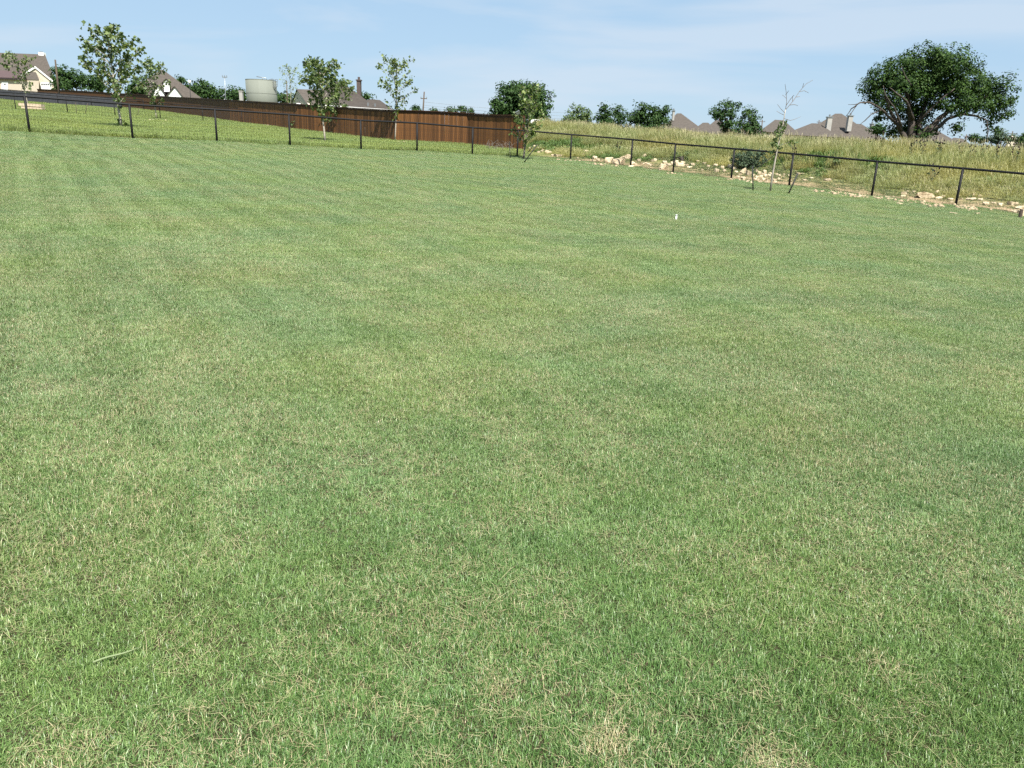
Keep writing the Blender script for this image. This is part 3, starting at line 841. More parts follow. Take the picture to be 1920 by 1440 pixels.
def blob_tree(name, label, cat, Y, blobs, n, lsize, seed, lm, limbs=(), bark=None, group=None, base=None, clump=0.30, deep=1.0, per=26, sparse=0.0):
    """blobs: (u, v, ru, rv[, dY]) in photo pixels at distance Y give the crown its masses; limbs: lists of (u, v, dY, radius)"""
    g = np.random.RandomState(seed)
    k = Y / F
    if base is None:
        u0 = sum(q[0] for q in blobs) / len(blobs); v0 = max(q[1] + q[3] for q in blobs)
        q = P(u0, v0, Y); base = Vector((q.x, q.y, hz(q.x, q.y)))
    root = thing(name, label, cat, base, group)
    if limbs:
        b = MB()
        for lb in limbs:
            pts = [P(u, v, Y + dy) for u, v, dy, r in lb]; rr = [r for *_, r in lb]
            # smooth the polyline a little
            pp, rq = [pts[0]], [rr[0]]
            for i in range(len(pts) - 1):
                for t in (0.33, 0.66, 1.0):
                    w_ = pts[i].lerp(pts[i + 1], t)
                    if t < 1: w_ = w_ + Vector(g.randn(3)) * 0.25 * min(rr[i], 0.25)
                    pp.append(w_); rq.append(rr[i] + (rr[i + 1] - rr[i]) * t)
            b.tube(pp, rq, 7)
        b.build('trunk', bark or M_BARK, root, True, base)
    else:
        b = MB()
        c0 = P(sum(q[0] for q in blobs) / len(blobs), sum(q[1] for q in blobs) / len(blobs), Y)
        b.tube([base + Vector((0, 0, -0.1)), base.lerp(c0, 0.6), c0], [0.12, 0.10, 0.05], 7)
        for q in blobs:
            b.tube([base.lerp(c0, 0.45), P(q[0], q[1], Y + (q[4] if len(q) > 4 else 0))], [0.07, 0.03], 5)
        b.build('trunk', bark or M_BARK, root, True, base)
    vol = np.array([q[2] * q[3] for q in blobs], float); vol /= vol.sum()
    C, O = [], []
    for q, share in zip(blobs, vol):
        u, v, ru, rv = q[:4]; dy = q[4] if len(q) > 4 else 0
        c = np.array(P(u, v, Y + dy)[:]); R = np.array([ru * k, ru * k * deep, rv * k])
        m = int(n * share); nc = max(3, m // per)
        d = g.randn(nc, 3); d /= np.linalg.norm(d, axis=1)[:, None]
        rr = g.rand(nc) ** 0.42 * (0.84 + 0.20 * g.rand(nc))
        cc = c + d * rr[:, None] * R
        i = g.randint(0, nc, m)
        sz = clump * (0.6 + 0.8 * g.rand(nc))
        off = g.randn(m, 3); off /= np.linalg.norm(off, axis=1)[:, None]; off = off * (g.rand(m) ** 0.4)[:, None]
        p = cc[i] + off * sz[i][:, None] * np.array([1, 1, 0.75])
        C.append(p)
        o = (p - c) / R; o /= np.linalg.norm(o, axis=1)[:, None] + 1e-6
        O.append(o * 0.6 + off * 0.6)
    C = np.vstack(C); O = np.vstack(O); O /= np.linalg.norm(O, axis=1)[:, None] + 1e-6
    # nothing under the ground
    keep = C[:, 2] > H(C[:, 0], C[:, 1]) + 0.05
    leaf_cloud('crown', C[keep], lsize, g, root, lm, base, outward=O[keep])
    return root

def gz(u, v, Y=None):
    return G(u, v)
GRP_S = 'young staked trees planted in the rough lot'
k33 = lambda p: p.y / F
def px_h(p, px): return px * p.y / F
def plant(label, base_uv, top_v, width_px, crown0, nb, nleaf, ls, seed, lean_px=0, **kw):
    p = G(*base_uv)
    return sapling('sycamore_sapling', label, 'tree', p, (P(base_uv[0] + lean_px, top_v + 3, p.y).z - p.z), px_h(p, width_px), crown0, nb, nleaf, ls, seed, lean=(px_h(p, lean_px), 0), group=GRP_S, **kw)
plant('tallest young sycamore with wide leafy crown and whitish trunk', (229, 240), 46, 116, 0.22, 30, 1500, 0.155, 3, lean_px=-12, r0=0.058, sprout=26,
      prof=lambda f: 0.95 - 0.55 * f if f > 0.12 else 0.75)
plant('young sycamore standing in front of the steep roofed house', (293, 223), 111, 62, 0.20, 20, 900, 0.17, 8, lean_px=-2, r0=0.045)
plant('thin young sycamore standing before the cream house', (53, 202), 98, 50, 0.27, 16, 480, 0.18, 12, lean_px=-12, r0=0.04)
plant('slender wispy young tree right of the round tank', (548, 234), 118, 38, 0.12, 18, 380, 0.13, 15, lean_px=0, r0=0.035, lm=M_SYC2, up=(55, 75))
plant('bushy young sycamore right of the wispy tree', (609, 266), 110, 66, 0.28, 24, 1150, 0.145, 21, lean_px=-6, r0=0.05)
plant('broad leafy sycamore just behind the bushy one', (632, 252.5), 148, 62, 0.26, 22, 1100, 0.16, 26, lean_px=4, r0=0.05)
plant('cone shaped young sycamore standing alone before the brown fence', (741, 264.5), 107, 62, 0.25, 24, 760, 0.155, 31, lean_px=5, r0=0.05, lm=M_SYC2)
p = G(982, 299)
sapling('young_tree', 'young leaning tree at the fence corner held by stakes', 'tree', p, P(990, 156, p.y).z - p.z, px_h(p, 60), 0.20, 24, 760, 0.12, 37, lean=(px_h(p, 10), 0), r0=0.045, lm=M_SYC2,
        bark=M_DEAD, prof=lambda f: 0.95 - 0.6 * f)

# half dead sapling in front of the right fence
def half_dead():
    base = G(1444, 359); Y = base.y
    root = thing('half_dead_sapling', 'half dead sapling with bare twigs on top in front of the black fence', 'tree', base)
    b = MB()
    b.tube([base - Vector((0, 0, .05))] + [P(u, v, Y) for u, v in ((1449, 325), (1455, 292), (1460, 268), (1466, 245), (1470, 222), (1473, 205))], [0.032, 0.03, 0.026, 0.022, 0.018, 0.014, 0.011], 7)
    b.build('trunk', M_PALEBARK, root, True, base)
    b = MB()
    g = random.Random(4)
    tw = [[(1473, 205), (1475, 190), (1474, 172), (1472, 158)], [(1473, 206), (1488, 188), (1500, 170), (1512, 157), (1524, 150)], [(1474, 198), (1482, 186), (1489, 178)],
          [(1472, 212), (1464, 204), (1458, 196)], [(1471, 216), (1462, 212), (1456, 208)], [(1470, 222), (1482, 226), (1492, 223), (1501, 219)], [(1498, 172), (1508, 170), (1516, 174)],
          [(1492, 182), (1500, 181)], [(1480, 197), (1490, 196), (1496, 198)], [(1473, 178), (1479, 170)], [(1474, 184), (1467, 178)], [(1505, 164), (1507, 156)], [(1486, 190), (1486, 180)]]
    for q in tw:
        b.tube([P(u, v, Y + g.uniform(-0.15, 0.15) * i) for i, (u, v) in enumerate(q)], [0.009 * (1 - 0.5 * i / len(q)) for i in range(len(q))], 4, False)
    o = b.build('bare_twigs', M_DEAD, root, True, base); o['kind'] = 'stuff'
    for q in ([(1458, 275), (1470, 270), (1482, 266)], [(1456, 285), (1448, 278)]):
        b = MB(); b.tube([P(u, v, Y) for u, v in q], 0.007, 4, False); b.build('branch', M_DEAD, root, True, base)
    g = np.random.RandomState(3); C = []
    for u, v, ru, rv, n in ((1467, 238, 9, 10, 70), (1460, 250, 9, 8, 60), (1453, 268, 8, 10, 70), (1461, 274, 7, 7, 30), (1484, 268, 11, 4, 34), (1446, 285, 6, 4, 16), (1474, 230, 4, 5, 15)):
        for _ in range(n):
            a, r = g.rand() * 6.28, math.sqrt(g.rand())
            C.append(P(u + ru * r * math.cos(a), v + rv * r * math.sin(a), Y + g.randn() * 0.12)[:])
    leaf_cloud('crown', np.array(C), 0.085, g, root, M_BUSH, base, shape=0)
half_dead()

# stakes and guy wires
def stake(label, a, b_, r=0.02, name='tree_stake', m=None, cat='stake', cap=False):
    root = MB(); root.tube([a - (b_ - a).normalized() * 0.15, b_], r, 6)
    o = root.build(name, m or M_STAKE, None, True, a); tag(o, label, cat); return o
q = G(1412, 358); stake('upright dark metal stake left of the half dead sapling', q, P(1411, 311, q.y))
q = G(1478, 364); stake('dark stake leaning right beside the half dead sapling', q, P(1496, 325, q.y), 0.024)
q = G(982, 305); a_ = q; stake('thin dark stake right of the leaning corner tree', q, P(1008, 271, q.y) if False else P(1007.5, 271, q.y))
q = G(988, 288); stake('short stake tilted right behind the leaning corner tree', q, P(1001, 271, q.y), 0.018)
q = G(957, 297); stake('upright thin post left of the leaning corner tree', q, P(955, 267, q.y), 0.018)
Ys = G(1444, 359).y
for (u0, v0), (u1, v1), lab in (((1456, 287), (1411, 322), 'guy wire from the half dead sapling down to its upright stake'), ((1457, 288), (1473, 318), 'guy wire from the half dead sapling towards the fence post')):
    b = MB(); b.tube([P(u0, v0, Ys), P(u1, v1, Ys + (0.05 if u1 < 1450 else 0.5))], 0.011, 5); tag(b.build('guy_wire', M_STAKE, None, False, P(u0, v0, Ys)), lab, 'wire')
for u0, v0, u1, v1, lab in ((144, 214, 141.5, 192, 'thin upright stake in the rough lot beside the large sycamore'), (159, 214.5, 164.5, 194, 'right tilted stake in the rough lot before the screened fence'),
                            (257.5, 218, 261, 202, 'short dark stake left of the sycamore by the steep roofed house'), (685, 258, 684.5, 238, 'slim stake against the brown fence between two sycamores')):
    q = G(u0, v0); stake(lab, q, P(u1, v1, q.y), 0.022, m=M_POLE)
# white marker pipe on the lawn
q = G(1267.5, 412)
b = MB(); b.tube([q - Vector((0, 0, 0.1)), q + Vector((0, 0, 0.088))], 0.019, 14)
o = b.build('marker_pipe', M_PVC, None, True, q); tag(o, 'short white plastic pipe standing up from the lawn', 'pipe')
b = MB(); b.tube([q + Vector((0, 0, 0.080)), q + Vector((0, 0, 0.100))], 0.023, 14); b.build('pipe_cap', M_PVC, o, True, q)
# weathered stump at the right edge
q = G(1912, 408)
b = MB(); b.tube([q - Vector((0, 0, 0.1)), q + Vector((0.0, 0, 0.12)), q + Vector((0.01, 0, 0.24))], [0.05, 0.05, 0.045], 9)
tag(b.build('wooden_stub', M_POLE, None, False, q), 'short brown wooden stub beside a pale block at the lawn edge', 'post')
# green stem lying on the lawn
a_, c_ = G(176, 1256), G(262, 1228)
pts = [a_.lerp(c_, i / 6) + Vector((0, 0.004 * math.sin(i * 1.1), 0.026)) for i in range(7)]
M_STEM = mat('green_stem', (0.15, 0.20, 0.09), (0.20, 0.23, 0.12), 10, 0.6)
b = MB(); b.tube(pts, [0.0028, 0.0030, 0.0029, 0.0027, 0.0024, 0.002, 0.001], 6); tag(b.build('grass_stem', M_STEM, None, True, a_), 'long thick green stem lying on the lawn', 'stem')

# big old oak on the right
oak_blobs = [(1722, 140, 62, 42), (1770, 118, 54, 34, -0.8), (1800, 142, 46, 38, 0.8), (1818, 160, 40, 30, -0.4), (1690, 168, 54, 40, -0.8), (1642, 170, 30, 28, 0.5), (1745, 178, 52, 42, 1.2), (1660, 148, 36, 32, 0.6), (1700, 120, 40, 26, -0.4),
             (1842, 182, 34, 30, 0.3), (1878, 176, 26, 36, -0.4), (1868, 206, 30, 30, 0.6), (1832, 200, 34, 20, -0.6), (1850, 160, 24, 18, 0.2), (1795, 188, 38, 26, -1.2), (1745, 106, 46, 22, 0.2), (1664, 200, 24, 20), (1648, 218, 10, 14), (1760, 150, 60, 40, 0.4),
             (1862, 236, 11, 12), (1795, 236, 17, 10, -0.6), (1722, 210, 28, 22, 1.0), (1692, 212, 18, 18, 0.8), (1674, 247, 26, 11, 0.6), (1735, 250, 26, 13, -0.2), (1700, 244, 30, 18, 1.2), (1712, 232, 34, 16, 1.4), (1752, 236, 14, 12, 0.8)]
oak_limbs = [[(1706, 272, 0, .34), (1708, 250, 0, .30), (1709, 226, 0, .22), (1705, 200, -.3, .15), (1698, 170, -.5, .10), (1692, 140, -.6, .04)],
             [(1712, 270, .1, .28), (1722, 240, .2, .2), (1732, 205, .4, .14), (1742, 170, .6, .10), (1754, 130, .8, .05)],
             [(1716, 270, -.1, .30), (1732, 246, -.3, .24), (1752, 232, -.4, .20), (1770, 216, -.4, .16), (1797, 198, -.4, .11), (1830, 185, -.4, .08), (1868, 178, -.2, .03)],
             [(1730, 250, -.3, .16), (1756, 240, -.7, .14), (1778, 222, -.8, .11), (1806, 214, -.8, .09), (1832, 218, -.8, .07), (1850, 226, -.8, .04)],
             [(1700, 270, -.1, .26), (1688, 244, -.4, .16), (1672, 214, -.8, .11), (1664, 190, -1.2, .08), (1656, 170, -1.4, .04)],
             [(1718, 236, -.2, .11), (1736, 214, -1.0, .08), (1760, 190, -1.3, .06), (1790, 166, -1.4, .03)],
             [(1690, 244, -.5, .12), (1670, 222, -1.4, .085), (1652, 204, -1.9, .065), (1630, 192, -2.1, .055), (1613, 192, -2.2, .045), (1596, 204, -2.2, .035), (1586, 218, -2.2, .015)],
             [(1616, 192, -2.2, .03), (1602, 196, -2.4, .02), (1590, 196, -2.4, .01)], [(1606, 198, -2.2, .03), (1596, 212, -2.4, .02), (1590, 222, -2.4, .01)],
             [(1652, 206, -1.9, .05), (1634, 214, -2.2, .035), (1622, 226, -2.2, .03), (1612, 234, -2.2, .015)],
             [(1708, 160, -2.4, .045), (1696, 140, -2.6, .035), (1690, 124, -2.6, .02)], [(1712, 224, -.8, .12), (1700, 190, -2.2, .07), (1682, 176, -2.8, .05), (1668, 164, -2.8, .03)],
             [(1690, 236, -1.2, .08), (1676, 200, -2.4, .05), (1660, 178, -2.6, .035), (1656, 160, -2.6, .02)], [(1851, 228, -.6, .05), (1853, 246, -.6, .04), (1850, 262, -.6, .03)]]
blob_tree('old_oak', 'large old spreading oak with exposed twisted limbs standing on the mound', 'tree', 58, oak_blobs, 42000, 0.15, 7, M_OAK, oak_limbs, base=None, clump=0.47, deep=0.95, per=42)

# rounded tree behind the corner of the brown fence
blob_tree('round_tree', 'rounded dark green tree behind the end of the brown fence', 'tree', 84,
          [(985, 182, 44, 30), (958, 196, 40, 32), (1012, 186, 27, 28), (935, 206, 20, 22), (970, 168, 40, 14), (985, 212, 40, 20), (1012, 222, 18, 14), (975, 224, 60, 16)], 15000, 0.24, 9, M_OAK2, clump=0.55, per=30)
G1 = 'dark green trees behind the far houses'
far = [
    ('dense dark green tree beside the cream house pole', 165, [(122, 146, 22, 20), (146, 150, 24, 18), (170, 156, 22, 16), (120, 160, 26, 14), (112, 138, 14, 12), (185, 160, 14, 14)], 5200, .42),
    ('dark green tree right of the steep roofed house', 160, [(345, 162, 14, 18), (352, 172, 14, 14)], 1600, .42),
    ('tallest dark tree between steep roofed house and tank', 160, [(378, 166, 16, 19), (394, 174, 16, 14), (368, 176, 12, 12)], 2400, .42),
    ('low dark tree just left of the round tank', 160, [(418, 178, 18, 14), (440, 178, 18, 16), (452, 182, 12, 12)], 2200, .42),
    ('low dark green tree just right of the round tank', 160, [(522, 184, 14, 9), (536, 184, 12, 11)], 1100, .42),
    ('small dark treetop behind the steep roofed house chimney side', 150, [(262, 162, 16, 14), (248, 166, 10, 10)], 1000, .42),
    ('dark treetop showing above the roof of the chimney house', 150, [(688, 182, 10, 6), (676, 180, 6, 5)], 500, .36),
    ('low green treetop beside the leaning utility pole', 170, [(782, 204, 8, 5), (776, 207, 8, 5)], 500, .36),
    ('small far treetop left of the round tree over the fence', 170, [(815, 209, 9, 4)], 350, .36),
    ('twin far treetops peeping over the brown fence near the round tree', 170, [(846, 207, 9, 5), (868, 206, 9, 6), (882, 209, 8, 4)], 1000, .36)]
for i, (lab, Y_, bl, n, ls) in enumerate(far):
    blob_tree('far_tree', lab, 'tree', Y_, bl, n, ls, 50 + i, M_OAK2, group=G1, clump=0.8, per=24)
G2 = 'trees and bushes standing along the top of the mound'
blob_tree('field_tree', 'light green feathery tree right of the round tree', 'tree', 62, [(1082, 213, 17, 17), (1068, 222, 14, 12), (1098, 218, 12, 14), (1082, 230, 28, 10), (1080, 238, 34, 10)], 2600, 0.15, 71, M_BUSH, group=G2, clump=0.35)
blob_tree('field_tree', 'small ragged dark tree left of the wide dark bush', 'tree', 62, [(1136, 208, 13, 14), (1158, 213, 16, 15), (1128, 222, 14, 12), (1150, 226, 24, 10), (1144, 236, 32, 10)], 2900, 0.15, 72, M_OAK2, group=G2, clump=0.32)
blob_tree('field_bush', 'wide dark green windblown bush left of the grey roof', 'bush', 60, [(1198, 213, 20, 18), (1222, 212, 22, 17), (1244, 215, 17, 16), (1184, 222, 16, 14), (1225, 228, 36, 11), (1215, 238, 44, 10)], 5200, 0.15, 73, M_OAK2, group=G2, clump=0.32)
blob_tree('field_tree', 'open branched young oak before the grey roofs', 'tree', 54, [(1358, 206, 22, 14), (1374, 198, 14, 10), (1342, 212, 16, 10), (1362, 224, 22, 14), (1366, 238, 18, 12), (1378, 246, 18, 10)], 2600, 0.13, 74, M_OAK2, group=G2, clump=0.30)
blob_tree('field_tree', 'rounder low oak right of the open branched young oak', 'tree', 56, [(1404, 214, 15, 12), (1412, 226, 14, 12), (1394, 230, 14, 12), (1408, 238, 22, 10), (1408, 248, 24, 10)], 2400, 0.13, 75, M_OAK2, group=G2, clump=0.28)
blob_tree('field_tree', 'small tree between grey house and old oak', 'tree', 110, [(1641, 241, 10, 9), (1652, 246, 10, 8)], 700, 0.3, 76, M_OAK2, clump=0.5)
blob_tree('field_tree', 'grey green shrub right of the old oak under its hanging branch', 'bush', 60, [(1872, 255, 20, 12), (1890, 260, 18, 9), (1856, 262, 12, 8)], 1200, 0.14, 77, M_BLUEBUSH, clump=0.3)
blob_tree('field_tree', 'tiny far tree below the right part of the old oak', 'tree', 130, [(1826, 258, 9, 5), (1836, 262, 10, 5)], 500, 0.36, 78, M_OAK2, clump=0.6)
blob_tree('far_tree', 'dark tree mass at the far right edge', 'tree', 120, [(1915, 262, 12, 7), (1932, 258, 14, 10)], 900, 0.34, 79, M_OAK2, clump=0.6)
# bushes on the slope of the mound
qb = G(1400, 312)
blob_tree('slope_bush', 'dark bluish bush behind the fence above the rock heap', 'bush', qb.y - 0.6, [(1404, 294, 29, 18), (1388, 300, 20, 14), (1424, 297, 16, 15), (1402, 308, 28, 9)], 3600, 0.07, 81, M_BLUEBUSH, clump=0.18, base=qb)
qb = G(1567, 316)
blob_tree('slope_bush', 'small dark green weed clump in the tall grass right of the sapling', 'bush', qb.y, [(1567, 305, 14, 8), (1574, 300, 9, 6)], 260, 0.085, 82, M_BUSH, clump=0.12, base=qb)
qb = G(1281, 302)
blob_tree('slope_bush', 'low green weed clump behind the rocks near the third right post', 'bush', qb.y, [(1282, 292, 12, 9), (1268, 294, 9, 7)], 220, 0.075, 83, M_BUSH, clump=0.12, base=qb)
qb = G(557, 243)
blob_tree('slope_bush', 'leafy weed clump at the foot of the wispy young tree', 'bush', qb.y, [(557, 233, 12, 8), (562, 238, 14, 6)], 260, 0.13, 84, M_BUSH, clump=0.2, base=qb)

# thistles
def thistle(q, h, seed):
    g = np.random.RandomState(seed)
    root = thing('thistle', 'dark stemmed thistle rising out of the tall grass on the mound', 'plant', q, 'dark thistles in the tall grass')
    b = MB(); heads = []; leaves = []
    for i in range(5):
        az, tl = g.rand() * 6.28, g.uniform(0.05, 0.4); hh = h * g.uniform(0.6, 1.0)
        t = q + Vector((math.cos(az) * tl * hh, math.sin(az) * tl * hh, hh))
        b.tube([q, q.lerp(t, 0.5) + Vector((0, 0, 0.06)), t], [0.011, 0.008, 0.006], 4, False); heads.append(t)
        for k_ in range(7): leaves.append((q.lerp(t, g.uniform(0.1, 0.95)) + Vector(g.randn(3)) * 0.05)[:])
    b.build('stem', M_STAKE if False else M_WEED, root, False, q)
    leaf_cloud('leaves', np.array(leaves), 0.10, g, root, M_BLUEBUSH, q)
    hb = MB()
    for t in heads: hb.tube([t, t + Vector((0, 0, .022)), t + Vector((0, 0, .05)), t + Vector((0, 0, .07))], [0.012, 0.032, 0.028, 0.01], 6)
    o = hb.build('flower_heads', M_THISTLE, root, False, q); o['kind'] = 'stuff'
    return root
ORD = 'leftmost second third fourth fifth sixth seventh eighth ninth tenth eleventh twelfth thirteenth fourteenth fifteenth sixteenth seventeenth eighteenth nineteenth twentieth twenty-first twenty-second twenty-third twenty-fourth twenty-fifth twenty-sixth twenty-seventh'.split()
def order(us, i):
    k = sorted(range(len(us)), key=lambda j: us[j]).index(i)
    return 'leftmost' if k == 0 else 'rightmost' if k == len(us) - 1 else ORD[k] + ' from the left'
tg = random.Random(8)
THISTLES = [(1437, 262), (1445, 268), (1582, 266), (1590, 268), (1632, 280), (1643, 278), (1652, 284), (1708, 292), (1718, 284), (1727, 294), (1748, 286), (1756, 298), (1785, 288), (1796, 296),
                            (1806, 284), (1818, 302), (1838, 298), (1852, 290), (1868, 306), (1886, 300), (1898, 310), (1910, 296), (1745, 342), (1160, 285), (1488, 302), (1830, 288)]
for i, (u, v) in enumerate(THISTLES):
    q = G(u, v + 4); o = thistle(q, 0.85 * tg.uniform(0.75, 1.15) if u > 1400 else 0.6, 200 + i)
    o['label'] = order([q[0] for q in THISTLES], i) + ' of the dark thistles in the tall grass on the mound'
# dry brush by the fence corner
q = G(938, 282)
root = thing('dry_brush', 'tangle of grey dry twigs against the end of the brown fence', 'brush', q)
g = random.Random(12)
for nm, n in (('twigs', 60),):
    b = MB()
    for i in range(n):
        a0 = P(g.uniform(912, 962), g.uniform(270, 282), q.y + g.uniform(-.6, -0.2)); d = Vector((g.uniform(-.35, .35), g.uniform(-.1, .1), g.uniform(-.02, .34)))
        b.tube([a0, a0 + d * 0.5 + Vector((0, 0, .05)), a0 + d], [0.009, 0.007, 0.004], 4, False)
    o = b.build(nm, M_DEAD, root, False, q); o['kind'] = 'stuff'

# ------------------------------------------------------------------ rocks
def rock_mesh(seed):
    import bmesh
    g = np.random.RandomState(seed)
    bm = bmesh.new(); bmesh.ops.create_icosphere(bm, subdivisions=2, radius=0.5)
    dirs = g.randn(8, 3); dirs[0] = (0.1, 0.05, 1); dirs /= np.linalg.norm(dirs, axis=1)[:, None]; cut = g.uniform(0.14, 0.36, 8)
    for v in bm.verts:
        p = np.array(v.co)
        for d, c in zip(dirs, cut):
            q = p.dot(d)
            if q > c: p = p - d * (q - c)
        p = p + g.randn(3) * 0.018
        v.co = p
    me = bpy.data.meshes.new('rock'); bm.to_mesh(me); bm.free(); me.materials.append(M_ROCK)
    # normalise to unit width and height
    co = np.array([v.co[:] for v in me.vertices]); lo, hi = co.min(0), co.max(0)
    co = (co - (lo + hi) / 2) / (hi - lo); me.vertices.foreach_set('co', co.astype(np.float32).ravel()); me.update()
    return me
ROCKS = [rock_mesh(i) for i in range(9)]
rr_ = random.Random(21)
def rock(u, v, wpx, hpx, label, group=None, name='rock'):
    if u < 850: wpx, hpx = wpx * 0.75, hpx * 0.75
    q = G(u, v + hpx * 0.42); k = q.y / F
    o = link(name, ROCKS[rr_.randrange(9)], None, q)
    wd, ht = wpx * k * 1.15, max(hpx * k * 1.15, 0.04)
    o.scale = (wd, wd * rr_.uniform(0.6, 0.95), ht * 1.35); o.location.z += ht * 0.22
    o.rotation_euler = (rr_.uniform(-.15, .15), rr_.uniform(-.2, .2), rr_.uniform(-.4, .4))
    tag(o, label, 'rock', group)
# crop origin, crop scale, list of (x, y, w, h) inside the crop
clusters = [
  ((840, 120), 6.0, 'rocks scattered right of the leaning corner tree', 'pale rocks just right of the leaning corner tree',
   [(1060, 975, 40, 22), (990, 930, 50, 24), (1030, 950, 40, 22), (1230, 1030, 60, 28), (1280, 1030, 40, 22), (930, 950, 34, 18), (1180, 1030, 36, 20), (1020, 990, 30, 16), (1330, 1000, 40, 20), (1380, 1015, 34, 18), (1440, 1000, 30, 16)]),
  ((840, 120), 6.0, 'rocks before the second right post', 'pale rocks left of the upright tan slab',
   [(1560, 990, 60, 36), (1520, 1020, 40, 26), (1650, 1055, 50, 34), (1690, 1080, 40, 26), (1720, 1000, 40, 26), (1600, 1030, 30, 20), (1640, 1090, 36, 20)]),
  ((1120, 150), 6.0, 'rocks right of the slab pile', 'pale rocks between the tilted slab and third right post',
   [(340, 865, 70, 44), (525, 855, 50, 40), (465, 905, 40, 26), (395, 935, 54, 34), (290, 870, 60, 30), (560, 945, 60, 24), (625, 905, 40, 28), (600, 960, 30, 24), (430, 950, 40, 18), (500, 940, 44, 20), (380, 975, 60, 20), (650, 900, 35, 30)]),
  ((1120, 150), 6.0, 'rocks behind the third and fourth right posts', 'pale rocks between third and fourth right fence posts',
   [(760, 930, 50, 34), (850, 940, 60, 36), (1000, 960, 40, 26), (1070, 950, 50, 24), (1210, 935, 50, 26), (1250, 970, 34, 22), (1330, 960, 40, 28), (1340, 1020, 50, 34), (1300, 860, 70, 26), (1180, 1010, 25, 18), (720, 1000, 40, 30), (800, 955, 50, 30),
    (890, 920, 40, 28), (960, 930, 44, 26), (1040, 980, 60, 18), (1130, 915, 40, 20), (700, 1010, 30, 20)]),
  ((1120, 150), 6.0, 'rocks right of the fourth right post', 'pale rocks left of the heap beneath the bush',
   [(1405, 985, 40, 34), (1500, 975, 60, 44), (1545, 995, 40, 30), (1560, 1035, 34, 24), (1640, 1105, 50, 30), (1690, 1050, 60, 40), (1600, 1060, 40, 24), (1580, 1090, 34, 22), (1430, 1020, 34, 24), (1690, 1140, 40, 24)]),
  ((1400, 280), 9.6, 'rocks heaped below the dark bush', 'pale rocks heaped behind the half dead sapling',
   [(180, 390, 50, 44), (225, 430, 60, 50), (190, 500, 60, 46), (260, 490, 60, 46), (340, 470, 60, 46), (400, 470, 60, 46), (310, 540, 70, 46), (380, 560, 50, 40), (210, 560, 50, 40), (440, 530, 40, 40), (500, 560, 60, 46),
    (540, 450, 50, 34), (580, 530, 50, 36), (520, 590, 50, 36), (350, 590, 60, 40), (150, 540, 50, 36), (120, 470, 50, 40), (280, 450, 50, 40), (430, 440, 44, 34), (250, 580, 50, 36), (600, 470, 40, 30), (90, 600, 50, 30)]),
  ((1400, 280), 9.6, 'flat rocks right of the heap', 'flat pale rocks right of the rock heap',
   [(670, 450, 36, 28), (660, 485, 38, 30), (1040, 555, 60, 26), (1160, 515, 60, 26), (1080, 560, 40, 20), (800, 560, 40, 20), (760, 470, 36, 22)]),
  ((1600, 240), 6.0, 'rocks beside the last right post', 'pale rocks in the dirt around the last post',
   [(560, 735, 60, 34), (940, 722, 55, 44), (960, 785, 70, 24), (1320, 800, 90, 26), (1180, 770, 40, 24), (1490, 850, 60, 30), (1650, 860, 60, 28), (1430, 805, 50, 22), (380, 775, 60, 18), (75, 770, 44, 20), (600, 712, 30, 14), (560, 764, 50, 14),
    (1010, 770, 40, 26), (1090, 800, 50, 22), (1100, 830, 40, 22), (1580, 845, 44, 20), (1350, 750, 34, 26), (1420, 765, 30, 24), (1210, 800, 40, 18), (680, 720, 30, 22), (500, 670, 44, 16), (1390, 960, 50, 14), (1130, 960, 90, 12), (520, 850, 60, 14)])]
for (ox, oy), sc, grp, lab, lst in clusters:
    for i, (x, y, w_, h_) in enumerate(lst): rock(ox + x / sc, oy + y / sc, w_ / sc, h_ / sc, order([q[0] for q in lst], i) + ' of the ' + lab, grp)
singles = [((1130, 995, 78, 36), (840, 120), 6.0, 'flat pale slab halfway between the corner tree and the second right post'),
           ((130, 905, 100, 54), (1120, 150), 6.0, 'upright tan limestone slab left of the second right post'),
           ((240, 925, 120, 66), (1120, 150), 6.0, 'tilted pale slab leaning against the right side of the second right post'),
           ((745, 982, 76, 56), (1120, 150), 6.0, 'squarish limestone block touching the third right post'),
           ((930, 955, 86, 44), (1120, 150), 6.0, 'tan broken slab in the middle of the third and fourth posts gap'),
           ((1640, 1025, 66, 56), (1120, 150), 6.0, 'whitish boulder on the left end of the rock heap'),
           ((30, 430, 84, 92), (1400, 280), 9.6, 'pale boulder just left of the upright stake'),
           ((325, 415, 56, 66), (1400, 280), 9.6, 'pointed pale rock on top of the rock heap'),
           ((950, 437, 130, 30), (1400, 280), 9.6, 'long flat pale stone behind the leaning stake'),
           ((1450, 550, 120, 36), (1400, 280), 9.6, 'long white stone in the weeds midway to the next right post'),
           ((785, 757, 215, 60), (1600, 240), 6.0, 'largest flat limestone slab on the dirt left of the last post'),
           ((1790, 850, 84, 44), (1600, 240), 6.0, 'smooth whitish boulder below the tall green tuft'),
           ((1870, 893, 90, 34), (1600, 240), 6.0, 'flat pale stone above the wooden stub'),
           ((1825, 937, 96, 34), (1600, 240), 6.0, 'yellowish flat stone left of the wooden stub'),
           ((1905, 960, 70, 74), (1600, 240), 6.0, 'cream limestone block behind the wooden stub')]
for (x, y, w_, h_), (ox, oy), sc, lab in singles: rock(ox + x / sc, oy + y / sc, w_ / sc, h_ / sc, lab)
